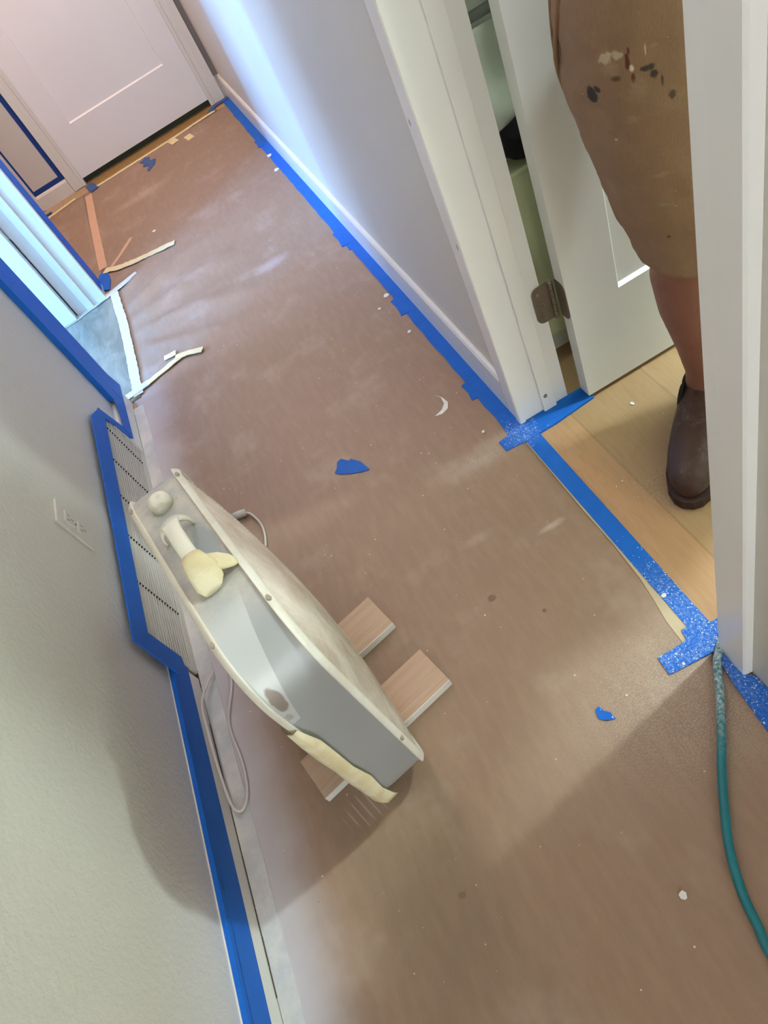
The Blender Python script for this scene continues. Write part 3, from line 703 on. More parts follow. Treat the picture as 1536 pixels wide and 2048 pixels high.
# ------------------------------------------------------------------ box fan
FAN = (-0.2894, 0.7638, 0.0); YAW = 0.2184
fan = empty('box_fan', FAN, YAW, 'dusty grey metal box fan with cream rims standing on two wood boards', 'fan')
A_, B_, RC, TT, Z0 = 0.249, 0.262, 0.085, 0.0946, 0.022
ZM = Z0+B_
def outline(a, b, rc, n=16, bul=0.012, k=5):
    p = []
    for sx, sz, t0 in ((1, 1, 0), (-1, 1, 90), (-1, -1, 180), (1, -1, 270)):
        for i in range(n+1):
            th = math.radians(t0+90*i/n); p.append((sx*(a-rc)+rc*math.cos(th), sz*(b-rc)+rc*math.sin(th)))
    o_ = []
    for i in range(len(p)):
        q, r_ = p[i], p[(i+1) % len(p)]
        m_ = k if i % (n+1) == n else 1
        for j in range(m_): o_.append((q[0]+(r_[0]-q[0])*j/m_, q[1]+(r_[1]-q[1])*j/m_))
    return [(u*(1+bul*(1-(z/b)**2)), z*(1+bul*(1-(u/a)**2))) for u, z in o_]
def ringsweep(bm, loops, closed=True):
    R_ = [[bm.verts.new((w_, u, ZM+z)) for u, z in ol] for w_, ol in loops]
    n = len(R_[0])
    pairs = list(zip(R_, R_[1:]))+([(R_[-1], R_[0])] if closed else [])
    for P_, Q_ in pairs:
        for k in range(n): bm.faces.new((P_[k], P_[(k+1) % n], Q_[(k+1) % n], Q_[k]))
    return R_
t = NT('fan_grey_metal', 0.42, 0.15)
s_ = t.sep()
c = t.mix(t.noise(7, 4), srgb(156, 158, 160), srgb(167, 169, 170))
tt = t.math('ADD', t.math('SUBTRACT', -0.14, s_[1]), t.math('SUBTRACT', 0.546, s_[2]))
topm = t.math('MULTIPLY', t.ramp(tt, 0.06, -0.05), t.ramp(t.noise(16, 5, 0.7), 0.30, 0.66))
c = t.mix(t.math('MULTIPLY', topm, 0.80), c, srgb(200, 194, 181))
dl = t.math('SUBTRACT', t.math('SUBTRACT', 0.017, t.math('MULTIPLY', tt, 0.186)), s_[0])
patch = t.math('MULTIPLY', t.ramp(dl, 0.0, 0.0012), t.math('MULTIPLY', t.ramp(tt, 0.238, 0.236), t.ramp(tt, -0.06, 0.02)))
c = t.mix(t.math('MULTIPLY', patch, 0.82), c, srgb(196, 199, 199))
c = t.mix(t.math('MULTIPLY', t.blob((-0.030, -0.245, 0.475), (0.010, 0.03, 0.030), 0.3, 0.35, 60), 0.85), c, srgb(130, 114, 102))
c = t.mix(t.math('MULTIPLY', t.blob((-0.036, -0.250, 0.435), (0.006, 0.03, 0.010), 0.5, 0.4, 90), 0.5), c, srgb(140, 124, 112))
clean = t.math('MULTIPLY', t.blob((0.022, -0.005, 0.55), (0.020, 0.065, 0.05), 0.35, 0.3, 40), 0.9)
c = t.mix(clean, c, srgb(150, 158, 162))
scr = t.math('MULTIPLY', t.specks(60, 0.12, 0.16), 0.7); c = t.mix(scr, c, srgb(205, 204, 198))
scr = t.specks(45, 0.06, 0.2); c = t.mix(t.math('MULTIPLY', scr, 0.6), c, srgb(92, 88, 84))
t.color(c); t.bump(t.noise(200, 3), 0.08, 0.001); M_metal = t.m
t = NT('fan_cream_plastic', 0.5)
c = t.mix(t.ramp(t.noise(14, 5, 0.7), 0.35, 0.7), srgb(212, 204, 188), srgb(222, 218, 208))
t.color(c); M_rim = t.m
t = NT('fan_dusty_grille', 0.75)
c = t.mix(t.ramp(t.noise(11, 5, 0.7), 0.3, 0.7), srgb(188, 168, 152), srgb(216, 204, 190)); t.color(c); M_dust = t.m

hb_ = TT/2
bm = newbm()
ringsweep(bm, [(-hb_+0.004, outline(A_-0.003, B_-0.003, RC)), (hb_-0.004, outline(A_-0.003, B_-0.003, RC)), (hb_-0.004, outline(A_-0.006, B_-0.006, RC)), (-hb_+0.004, outline(A_-0.006, B_-0.006, RC))])
hbd = obj('housing_band', bm, M_metal, fan, smooth=True); hbd.data.set_sharp_from_angle(angle=0.9)
for s in (-1, 1):
    bm = newbm(); L = []
    for k in range(9):
        th = PI*k/8
        L.append((s*(hb_+0.001+0.005*math.cos(th)) if False else s*(hb_-0.004+0.009*math.sin(th)*1.0), outline(A_+0.0015-0.016*(k/8), B_+0.0015-0.016*(k/8), RC)))
    L.append((s*(hb_-0.006), outline(A_-0.016, B_-0.016, RC-0.01)))
    L.append((s*(hb_-0.006), outline(A_+0.0015, B_+0.0015, RC)))
    ringsweep(bm, L); obj('rim', bm, M_rim, fan, smooth=True)
    # grille: concentric rounded rings over a shallow dome + spokes
    D = 0.034 if s > 0 else 0.012
    def dome(f): return s*(hb_+0.002+D*(1-f**2.2))
    bm = newbm(); NR = 46
    if s > 0:       # dust-clogged ribbed screen: one ridged surface
        L = []
        for i in range(2*NR):
            f = 1-i/(2*NR)*0.94; a, b = (A_-0.012)*f, (B_-0.012)*f; rc = min(RC, min(a, b)-0.0036)
            L.append((dome(f)-(0.0014 if i % 2 else 0.0), outline(a, b, rc, 10, k=3)))
        R_ = ringsweep(bm, L, closed=False); bm.faces.new(R_[-1])
    for i in range(NR if s < 0 else 0):
        f = 1-(i+0.5)/NR*0.92
        a, b = (A_-0.012)*f, (B_-0.012)*f; rc = min(RC, min(a, b)-0.0036)
        o1 = outline(a, b, rc, 10, k=3); o2 = outline(a-0.0032, b-0.0032, rc, 10, k=3)
        w0 = dome(f)
        ringsweep(bm, [(w0, o1), (w0+s*0.002, outline(a-0.0016, b-0.0016, rc, 10, k=3)), (w0, o2), (w0-s*0.004, o2), (w0-s*0.004, o1)])
    for k in range(16):
        an = 2*PI*k/16; pts = []
        for j in range(9):
            f = 0.08+0.9*j/8; e = max(abs(math.cos(an))/(A_-0.012), abs(math.sin(an))/(B_-0.012)); e = (e+1/0.25)/2
            pts.append((dome(f)-s*0.003, math.cos(an)*f/e*0.97, ZM+math.sin(an)*f/e*0.97))
        tube(bm, pts, 0.0022, 6)
    g_ = obj('grille', bm, M_dust if s > 0 else M_rim, fan)
    if s < 0: bm = newbm(); loft(bm, [((dome(0.1)-s*0.004, 0, ZM), Y_, Z_, 0.036, 0.036), ((dome(0.1)+s*0.003, 0, ZM), Y_, Z_, 0.034, 0.034), ((dome(0.1)+s*0.006, 0, ZM), Y_, Z_, 0.02, 0.02)], 24); obj('hub_cap', bm, M_rim, g_)
# motor and blades
M_blade = simple('fan_blade_plastic', srgb(120, 122, 122), 0.5, coord='Object')
bm = newbm(); loft(bm, [((-0.028, 0, ZM), Y_, Z_, 0.045, 0.045), ((0.0, 0, ZM), Y_, Z_, 0.05, 0.05), ((0.03, 0, ZM), Y_, Z_, 0.04, 0.04)], 24); obj('motor', bm, M_blade, fan)
for k in range(5):
    bm = newbm(); an = 2*PI*k/5; g = []
    for j in range(7):
        r_ = 0.045+0.165*j/6
        row = []
        for i in range(6):
            th = an+(i/5-0.5)*(0.8+0.25*j/6); row.append((((i/5-0.5)*0.035), math.cos(th)*r_, ZM+math.sin(th)*r_))
        g.append(row)
    F_ = [[bm.verts.new(p) for p in row] for row in g]; K_ = [[bm.verts.new((p[0]+0.002, p[1], p[2])) for p in row] for row in g]
    for j in range(6):
        for i in range(5): bm.faces.new((F_[j][i], F_[j][i+1], F_[j+1][i+1], F_[j+1][i])); bm.faces.new((K_[j][i], K_[j+1][i], K_[j+1][i+1], K_[j][i+1]))
    obj('blade', bm, M_blade, fan, smooth=True)
# rim screws
M_screw = simple('dusty_screw', srgb(160, 148, 134), 0.6, coord='Object')
for (u, z) in ((0.17, ZM+B_), (-0.165, ZM+B_), (-A_-0.0005, 0.195), (-A_, 0.42)):
    for s in (-1, 1):
        if z == 0.42 or (z == 0.195 and s < 0): continue
        bm = newbm()
        if z > 0.5: loft(bm, [((s*(hb_-0.001), u, z+0.001), X_, Y_, 0.0036, 0.0055), ((s*(hb_-0.001), u, z+0.0046), X_, Y_, 0.0030, 0.0050)], 10)
        else: loft(bm, [((s*(hb_-0.001), u, z), X_, Z_, 0.0036, 0.0055), ((s*(hb_-0.001), u-0.0046, z), X_, Z_, 0.0030, 0.0050)], 10)
        obj('screw', bm, M_screw, fan)
# knob
TOP = ZM+B_*1.012-0.002
t = NT('fan_knob_plastic', 0.5); t.color(t.mix(t.ramp(t.noise(60, 4), 0.4, 0.65), srgb(226, 220, 208), srgb(206, 198, 184))); M_knob = t.m
bm = newbm(); kc = (0.000, 0.134)
loft(bm, [((kc[0], kc[1], TOP-0.002), X_, Y_, 0.0185, 0.0185), ((kc[0], kc[1], TOP+0.009), X_, Y_, 0.0185, 0.0185), ((kc[0], kc[1], TOP+0.015), X_, Y_, 0.0165, 0.0165), ((kc[0], kc[1], TOP+0.019), X_, Y_, 0.012, 0.012), ((kc[0], kc[1], TOP+0.0205), X_, Y_, 0.006, 0.006)], 28)
obj('knob', bm, M_knob, fan, smooth=True)
# handle: strap raised on two arched feet
t = NT('fan_handle_plastic', 0.4); t.color(t.mix(t.noise(20, 3), srgb(222, 220, 204), srgb(232, 230, 216))); M_handle = t.m
bm = newbm(); secs = []
for k in range(13):
    u = 0.066-0.132*k/12; q = abs(u)/0.066; u -= 0.010
    zt = TOP+0.034-0.010*q**3
    secs.append(((-0.002, u, zt), X_, Z_, 0.0125+0.004*q**4, 0.0045))
loft(bm, secs, 16)
hd = obj('handle', bm, M_handle, fan, smooth=True)
for e in (1,):
    bm = newbm(); rows = []
    for k in range(13):
        th = PI*k/12
        cx_, cz_ = -0.002-0.027*math.cos(th), TOP+0.0275*math.sin(th)**0.7 if 0 < k < 12 else TOP-0.001
        rows.append((cx_, cz_))
    for a in range(2):
        pass
    V0 = [bm.verts.new((x, e*0.058-0.010, z)) for x, z in rows]; V1 = [bm.verts.new((x, e*(0.068+0.008*math.sin(PI*k/12))-0.010, z*1.0-0.002)) for k, (x, z) in enumerate(rows)]
    V2 = [bm.verts.new((-0.002+(x+0.002)*0.86, e*0.058-0.010, TOP-0.001+(z-TOP+0.001)*0.86)) for x, z in rows]; V3 = [bm.verts.new((-0.002+(x+0.002)*0.86, e*(0.066+0.006*math.sin(PI*k/12))-0.010, TOP-0.001+(z-TOP+0.001)*0.80)) for k, (x, z) in enumerate(rows)]
    for a, b in ((V0, V1), (V1, V3), (V3, V2), (V2, V0)):
        for k in range(12): bm.faces.new((a[k], a[k+1], b[k+1], b[k]))
    for k in (0, 12): bm.faces.new((V0[k], V1[k], V3[k], V2[k]))
    obj('handle_foot', bm, M_handle, hd, smooth=True)
# masking tape wrapped on the handle end
t = NT('yellowed_masking_tape', 0.6); t.color(t.mix(t.ramp(t.noise(28, 4), 0.35, 0.65), srgb(214, 200, 158), srgb(228, 218, 186))); t.bump(t.noise(70, 3), 0.5, 0.002); M_mask = t.m
bm = newbm(); rr_ = [(-0.002, -0.046, 0.0165, 0.009, 0.0335), (-0.001, -0.060, 0.0195, 0.0125, 0.0315), (0.000, -0.073, 0.023, 0.0150, 0.0225), (-0.003, -0.084, 0.022, 0.009, 0.011), (-0.006, -0.092, 0.014, 0.005, 0.005)]
loft(bm, [((x, u, TOP+h), X_, (0, 0.25, 1), rx, rz) for x, u, rx, rz, h in rr_], 18)
loft(bm, [((0.010, -0.060, TOP+0.022), (0.2, 1, 0), Z_, 0.016, 0.010), ((0.026, -0.066, TOP+0.014), (0.2, 1, 0), Z_, 0.016, 0.008), ((0.037, -0.072, TOP+0.008), (0.2, 1, 0), Z_, 0.012, 0.006), ((0.043, -0.076, TOP+0.004), (0.2, 1, 0), Z_, 0.005, 0.004)], 12)
mt_ = obj('handle_tape', bm, M_mask, fan, smooth=True); mt_['label'] = 'cream masking tape wrapped round the handle end'
# tape strip down the left rim
bm = newbm(); rows = []
Lq = [(-0.2565, 0.415, 0.002), (-0.258, 0.36, 0.010), (-0.257, 0.30, 0.013), (-0.256, 0.24, 0.010), (-0.256, 0.18, 0.014), (-0.254, 0.12, 0.013), (-0.251, 0.07, 0.016), (-0.240, 0.040, 0.016), (-0.225, 0.026, 0.010)]
for i, (u, z, e) in enumerate(Lq):
    j = 0.002*math.sin(i*2.1)
    rows.append([(-hb_+0.004+e+j, u-0.0005, z), (-hb_-0.002, u-0.0015, z), (-hb_-0.008, u+0.004, z), (-hb_-0.0095-e*0.4, u+0.016, z-0.004), (-hb_-0.010-e*0.2, u+0.026+j, z-0.006)])
F_ = [[bm.verts.new(p) for p in r_] for r_ in rows]; K_ = [[bm.verts.new((p[0]-0.0004, p[1]-0.0012, p[2])) for p in r_] for r_ in rows]
for j in range(len(rows)-1):
    for i in range(4): bm.faces.new((F_[j][i], F_[j][i+1], F_[j+1][i+1], F_[j+1][i])); bm.faces.new((K_[j][i], K_[j+1][i], K_[j+1][i+1], K_[j][i+1]))
for j in range(len(rows)-1):
    bm.faces.new((F_[j][0], F_[j+1][0], K_[j+1][0], K_[j][0])); bm.faces.new((F_[j][4], K_[j][4], K_[j+1][4], F_[j+1][4]))
rt = obj('rim_tape', bm, M_mask, fan, smooth=True); rt['label'] = 'peeling cream masking tape along the lower rim'
# wooden foot boards
def board_mat():
    t = NT('fir_board', 0.6)
    g1 = t.noise(1.0, 3, 0.55, t.scaled((9, 150, 40)), 0.6); g2 = t.noise(1.0, 3, 0.6, t.scaled((3, 40, 12)), 1.5)
    c = t.mix(t.ramp(g2, 0.3, 0.7), srgb(188, 157, 133), srgb(200, 172, 149))
    c = t.mix(t.math('MULTIPLY', t.ramp(g1, 0.5, 0.7), 0.16), c, srgb(160, 120, 92)); t.color(c); return t.m
M_board = board_mat(); M_bedge = simple('board_white_edge', srgb(218, 215, 208), 0.5, coord='Object')
for (cx_, cy_, an, L_) in ((-0.2555, 0.6745, math.atan2(0.076, 0.301), 0.312), (-0.279, 0.857, 0.245, 0.264)):
    d = Vector((cx_-FAN[0], cy_-FAN[1])); c_, s__ = math.cos(-YAW), math.sin(-YAW)
    lx, ly = d.x*c_-d.y*s__, d.x*s__+d.y*c_
    bm = newbm(); bx(bm, -L_/2, L_/2, -0.0455, 0.047, 0.0035, 0.0215, bev=0.0012)
    fb = obj('foot_board', bm, M_board, fan); fb.location = (lx, ly, 0); fb.rotation_euler = (0, 0, an-YAW)
    bm = newbm(); bx(bm, -L_/2, L_/2, -0.0475, -0.0455, 0.0035, 0.0215); be = obj('painted_edge', bm, M_bedge, fb); be['label'] = 'white painted board edge'

# ------------------------------------------------------------------ cords
M_cord = simple('white_cord', srgb(208, 200, 194), 0.5, var=0.04)
cord = empty('power_cord', (-0.34, 1.39, 0.0035), 0, 'white power cord and plug lying on the paper behind the fan', 'cord')
def L_(p): return (p[0]+0.34, p[1]-1.39, p[2]-0.0035)
bm = newbm()
tube(bm, catmull([L_(p) for p in ((-0.352, 1.378, 0.012), (-0.338, 1.36, 0.012), (-0.325, 1.31, 0.007), (-0.332, 1.25, 0.007), (-0.36, 1.19, 0.007), (-0.43, 1.10, 0.007), (-0.50, 1.00, 0.007), (-0.515, 0.93, 0.007), (-0.542, 0.85, 0.008), (-0.536, 0.76, 0.008), (-0.539, 0.705, 0.008), (-0.550, 0.672, 0.009), (-0.565, 0.664, 0.011), (-0.576, 0.685, 0.017), (-0.5785, 0.76, 0.028), (-0.5785, 0.84, 0.034), (-0.577, 0.92, 0.030), (-0.545, 0.99, 0.010))], 10), 0.0032, 8)
obj('cable', bm, M_cord, cord, smooth=True)
bm = newbm(); a_, b_ = Vector(L_((-0.388, 1.388, 0.014))), Vector(L_((-0.350, 1.377, 0.014)))
loft(bm, [(a_, (0.28, 0.96, 0), Z_, 0.0085, 0.0085), (a_.lerp(b_, .5), (0.28, 0.96, 0), Z_, 0.0105, 0.0100), (b_, (0.28, 0.96, 0), Z_, 0.0095, 0.0095)], 14)
pl = obj('plug', bm, M_cord, cord, smooth=True)
bm = newbm(); loft(bm, [(Vector(L_((-0.405, 1.395, 0.013))), (0.28, 0.96, 0), Z_, 0.005, 0.005), (a_, (0.28, 0.96, 0), Z_, 0.0065, 0.0065)], 12); obj('plug_neck', bm, M_gray, cord)
bm = newbm(); loft(bm, [(Vector(L_((-0.425, 1.405, 0.012))), (0.28, 0.96, 0), Z_, 0.007, 0.007), (Vector(L_((-0.405, 1.395, 0.013))), (0.28, 0.96, 0), Z_, 0.008, 0.008)], 12); obj('socket_end', bm, M_cord, cord)

t = NT('teal_hose_rubber', 0.45, coord='World'); dust = t.ramp(t.vmath('DISTANCE', t.co, (0.30, 0.44, 0)), 0.16, 0.02)
c = t.mix(t.noise(40, 4), srgb(22, 104, 118), srgb(34, 128, 138)); c = t.mix(t.math('MULTIPLY', dust, t.ramp(t.noise(190, 4, .7), 0.36, 0.66)), c, srgb(196, 206, 206)); t.color(c)
M_hose = t.m
bm = newbm(); hz = 0.0125
tube(bm, catmull([(1.3, 0.15, hz), (0.95, 0.30, hz), (0.62, 0.455, hz), (0.48, 0.500, hz), (0.38, 0.4900, hz+0.001), (0.322, 0.455, hz+0.001), (0.281, 0.398, hz), (0.242, 0.345, hz), (0.204, 0.296, hz), (0.152, 0.217, hz), (0.127, 0.160, hz), (0.117, 0.115, hz), (0.109, 0.075, hz), (0.11, -0.05, hz), (0.15, -0.3, hz), (0.2, -0.8, hz)], 12), 0.0068, 14)
tag(obj('air_hose', bm, M_hose, smooth=True), 'teal rubber hose coming out of the bathroom doorway over the paper', 'hose')

# ------------------------------------------------------------------ bathroom contents seen through the hinge gap
M_cab = simple('yellowish_cabinet_paint', srgb(206, 208, 168), 0.5)
cab = empty('storage_bench', (0.62, 1.245, 0), 0, 'pale bench standing behind the open bathroom door, seen through the hinge gap', 'bench')
bm = newbm(); bx(bm, -0.145, 0.55, 0.012, 0.060, 0.09, 0.495, bev=0.002); obj('body', bm, M_cab, cab)
bm = newbm(); bx(bm, -0.15, 0.56, 0.008, 0.062, 0.4952, 0.505, bev=0.003); obj('lid', bm, M_cab, cab)
M_black = simple('black_fabric', srgb(14, 12, 14), 0.9, bump=0.5, bscale=80)
bm = newbm(); bmesh.ops.create_icosphere(bm, subdivisions=4, radius=1)
for v in bm.verts:
    q = v.co.normalized(); k = 1+0.12*noise.noise(q*2.3); v.co = Vector((0.585+q.x*0.080*k, 1.277+q.y*0.030*k, 0.548+max(q.z, -0.95)*0.042*k))
tag(obj('cloth_bundle', bm, M_black, smooth=True), 'black cloth bundle on the pale bench behind the bathroom door', 'cloth')
M_porc = simple('white_towel', srgb(222, 226, 214), 0.7)
bm = newbm(); g = []
for j in range(25):
    row = []
    for i in range(31):
        x = 0.50+0.40*i/30; zz = 0.575+0.175*j/24
        row.append((x, 1.296-0.012*math.sin(i*0.55+j*0.12)-0.008*math.sin(j*0.33), zz))
    g.append(row)
F_ = [[bm.verts.new(p) for p in r_] for r_ in g]; K_ = [[bm.verts.new((p[0], p[1]+0.004, p[2])) for p in r_] for r_ in g]
for j in range(24):
    for i in range(30): bm.faces.new((F_[j][i], F_[j][i+1], F_[j+1][i+1], F_[j+1][i])); bm.faces.new((K_[j][i], K_[j+1][i], K_[j+1][i+1], K_[j][i+1]))
tag(obj('towel', bm, M_porc, smooth=True), 'white folded towel hanging behind the open bathroom door', 'towel')
rail = empty('towel_rail', (0.70, 1.30, 0.775), 0, 'grey metal towel rail on the bathroom wall behind the door', 'towel rail')
M_rail = simple('brushed_grey_metal', srgb(120, 122, 118), 0.35, 0.6)
bm = newbm(); tube(bm, [(-0.24, -0.020, 0), (0.24, -0.020, 0)], 0.009, 14); obj('bar', bm, M_rail, rail, smooth=True)
for s in (-1, 1):
    bm = newbm(); tube(bm, [(s*0.235, -0.02, 0), (s*0.235, 0.0195, 0)], 0.007, 12); obj('bracket', bm, M_rail, rail)

# ------------------------------------------------------------------ ceiling lamps that carry the lights
M_shade = simple('frosted_lamp_glass', srgb(240, 236, 225), 0.3)
for nm, x, y, lb in (('ceiling_lamp', -0.1, -0.9, 'round ceiling lamp over the near end of the hall'), ('ceiling_lamp', -0.12, 1.75, 'round ceiling lamp over the middle of the hall'), ('ceiling_lamp', -0.35, 3.7, 'round ceiling lamp near the far door')):
    bm = newbm(); loft(bm, [((x, y, ZC-0.002), X_, Y_, 0.17, 0.17), ((x, y, ZC-0.030), X_, Y_, 0.17, 0.17)], 28); tag(obj(nm, bm, M_shade), lb, 'lamp', 'hall ceiling lamps')

# ------------------------------------------------------------------ person
PO = (0.739, 0.851, 0.0); PR = -0.35
per = empty('person', PO, PR, 'person standing in the bathroom doorway in paint-stained tan work shorts and brown shoes', 'person')
t = NT('skin', 0.55); c = t.mix(t.noise(18, 4), srgb(132, 84, 70), srgb(146, 99, 82)); c = t.mix(t.math('MULTIPLY', t.ramp(t.noise(1, 3, .6, t.scaled((220, 220, 45))), 0.55, 0.72), 0.35), c, srgb(110, 66, 52)); t.color(c); M_skin = t.m
def lean(bm):  # invented upper-body lean, shaped to block bathroom light from the hall floor
    for v in bm.verts:
        if v.co.z > 0.95: k = 0.45*(v.co.z-0.95)**1.15*1.1; v.co.x += 0.94*k; v.co.y += 0.34*k
def toe_out(bm, verts, s, x, dy):
    if s > 0: return
    c_, s_ = math.cos(-0.456), math.sin(-0.456)
    for v in verts:
        a, b = v.co.x-x, v.co.y-(0.02+dy); v.co.x = x+a*c_-b*s_; v.co.y = 0.02+dy+a*s_+b*c_
bm = newbm()
def V3(*p): return Vector(p)
# legs (facing -Y)
for sx, dy in ((-1, 0.0), (1, 0.02)):
    x = 0.10*sx
    loft(bm, [((x+0.003*sx, 0.02+dy, 0.045), X_, Y_, 0.036, 0.050), ((x+0.003*sx, 0.020+dy, 0.09), X_, Y_, 0.036, 0.043), ((x+0.003*sx, 0.018+dy, 0.13), X_, Y_, 0.035, 0.040),
              ((x*1.04, 0.022+dy, 0.20), X_, Y_, 0.047, 0.052), ((x*1.10, 0.030+dy, 0.29), X_, Y_, 0.063, 0.066), ((x*1.14, 0.028+dy, 0.37), X_, Y_, 0.068, 0.070), ((x*1.12, 0.012+dy, 0.44), X_, Y_, 0.062, 0.064), ((x*1.08, 0.0+dy, 0.50), X_, Y_, 0.062, 0.066),
              ((x, 0.0+dy, 0.60), X_, Y_, 0.066, 0.072), ((x*0.98, 0+dy*.7, 0.72), X_, Y_, 0.078, 0.085), ((x*0.9, 0+dy*.4, 0.84), X_, Y_, 0.088, 0.095), ((x*0.8, 0, 0.90), X_, Y_, 0.085, 0.095)], 20)
    n0 = len(bm.verts)
    loft(bm, [((x, 0.055+dy, 0.035), X_, Z_, 0.030, 0.026), ((x, 0.0+dy, 0.05), X_, Z_, 0.036, 0.036), ((x, -0.07+dy, 0.042), X_, Z_, 0.042, 0.026), ((x, -0.14+dy, 0.034), X_, Z_, 0.042, 0.016), ((x, -0.18+dy, 0.032), X_, Z_, 0.028, 0.012)], 16)
    toe_out(bm, list(bm.verts)[n0:], sx, x, dy)
loft(bm, [((0, 0, 0.84), X_, Y_, 0.12, 0.09), ((0, 0, 0.92), X_, Y_, 0.165, 0.115), ((0, 0, 1.02), X_, Y_, 0.155, 0.11), ((0, -0.005, 1.12), X_, Y_, 0.148, 0.105), ((0, -0.005, 1.28), X_, Y_, 0.168, 0.118), ((0, 0.0, 1.40), X_, Y_, 0.178, 0.105), ((0, 0.005, 1.46), X_, Y_, 0.13, 0.08), ((0, 0.005, 1.49), X_, Y_, 0.07, 0.06), ((0, 0.0, 1.53), X_, Y_, 0.052, 0.056), ((0, -0.01, 1.58), X_, Y_, 0.050, 0.056)], 28)
# head with face
loft(bm, [((0, -0.035, 1.535), X_, Y_, 0.022, 0.030), ((0, -0.025, 1.555), X_, Y_, 0.048, 0.060), ((0, -0.018, 1.585), X_, Y_, 0.060, 0.078), ((0, -0.010, 1.63), X_, Y_, 0.070, 0.088), ((0, -0.004, 1.67), X_, Y_, 0.074, 0.094), ((0, 0.0, 1.71), X_, Y_, 0.073, 0.092), ((0, 0.004, 1.745), X_, Y_, 0.060, 0.076), ((0, 0.006, 1.765), X_, Y_, 0.034, 0.044)], 24)
loft(bm, [((0, -0.094, 1.655), X_, Z_, 0.008, 0.010), ((0, -0.108, 1.635), X_, Z_, 0.014, 0.013), ((0, -0.092, 1.622), X_, Z_, 0.012, 0.006)], 10)
loft(bm, [((0, -0.098, 1.594), X_, Z_, 0.022, 0.006), ((0, -0.080, 1.594), X_, Z_, 0.026, 0.014)], 10)
for s in (-1, 1):
    loft(bm, [((s*0.072, 0.0, 1.665), Y_, Z_, 0.014, 0.026), ((s*0.084, 0.006, 1.668), Y_, Z_, 0.017, 0.030)], 12)
    # left hand before the chest; right elbow out, posed unseen to block light
    sh = V3(s*0.185, 0.0, 1.40); el = V3(0.235, 0.045, 1.13) if s > 0 else V3(-0.385, 0.09, 1.15); wr = V3(0.12, -0.19, 1.20) if s > 0 else V3(-0.225, -0.03, 0.995)
    up_ = (el-sh).normalized(); a1 = up_.cross(V3(0, 1, 0)).normalized(); a2 = up_.cross(a1)
    loft(bm, [(sh-up_*0.01, a1, a2, 0.05, 0.052), (sh+up_*0.06, a1, a2, 0.05, 0.052), (sh.lerp(el, .55), a1, a2, 0.042, 0.045), (el, a1, a2, 0.036, 0.038)], 16)
    fo = (wr-el).normalized(); b1 = fo.cross(V3(0, 0, 1)).normalized(); b2 = fo.cross(b1)
    loft(bm, [(el-fo*0.015, b1, b2, 0.032, 0.034), (el+fo*0.06, b1, b2, 0.040, 0.040), (el.lerp(wr, .6), b1, b2, 0.032, 0.030), (wr, b1, b2, 0.028, 0.020)], 16)
    pe = wr+fo*0.085
    loft(bm, [(wr, b1, b2, 0.026, 0.018), (wr+fo*0.03, b1, b2, 0.036, 0.015), (pe, b1, b2, 0.040, 0.012)], 14)
    for k, ln in enumerate((0.068, 0.076, 0.071, 0.056)):
        st_ = pe-fo*0.008+b1*(0.029-0.0193*k)
        dn = V3(0, 0, -1)
        p_ = [st_, st_+fo*ln*0.45+dn*0.004, st_+fo*ln*0.75+dn*ln*0.22, st_+fo*ln*0.88+dn*ln*0.48]
        tube(bm, catmull(p_, 3), 0.0085, 8, rf=lambda u: 0.0092-0.0022*u)
    ts = wr+fo*0.025-b1*s*0.026*(1 if s > 0 else 1)
    tube(bm, catmull([ts, ts-b1*s*0.020+fo*0.025, ts-b1*s*0.026+fo*0.052, ts-b1*s*0.020+fo*0.072], 3), 0.0095, 8, rf=lambda u: 0.0115-0.0030*u)
lean(bm)
body = obj('body', bm, M_skin, per, smooth=True)
def remesh(o, v, sm=4):
    r = o.modifiers.new('remesh', 'REMESH'); r.mode = 'VOXEL'; r.voxel_size = v; r.use_smooth_shade = True
    s2 = o.modifiers.new('smooth', 'SMOOTH'); s2.factor = 0.5; s2.iterations = sm
remesh(body, 0.0055, 3)
M_eye = simple('eye_white', srgb(225, 220, 212), 0.3, coord='Object'); M_pup = simple('iris', srgb(60, 45, 35), 0.3, coord='Object')
for s in (-1, 1):
    bm = newbm(); bmesh.ops.create_uvsphere(bm, u_segments=14, v_segments=10, radius=0.0125, matrix=Matrix.Translation((s*0.031, -0.078, 1.662))); lean(bm); ey = obj('eye', bm, M_eye, per, smooth=True)
    bm = newbm(); bmesh.ops.create_uvsphere(bm, u_segments=12, v_segments=8, radius=0.006, matrix=Matrix.Translation((s*0.031, -0.0855, 1.662))); lean(bm); obj('iris', bm, M_pup, ey, smooth=True)
M_hair = simple('brown_hair', srgb(74, 56, 42), 0.8, bump=0.8, bscale=200, coord='Object')
bm = newbm(); loft(bm, [((0, 0.040, 1.60), X_, Y_, 0.062, 0.056), ((0, 0.026, 1.66), X_, Y_, 0.078, 0.076), ((0, 0.012, 1.715), X_, Y_, 0.081, 0.092), ((0, 0.008, 1.755), X_, Y_, 0.070, 0.084), ((0, 0.008, 1.780), X_, Y_, 0.038, 0.048)], 24); lean(bm); obj('hair', bm, M_hair, per, smooth=True)
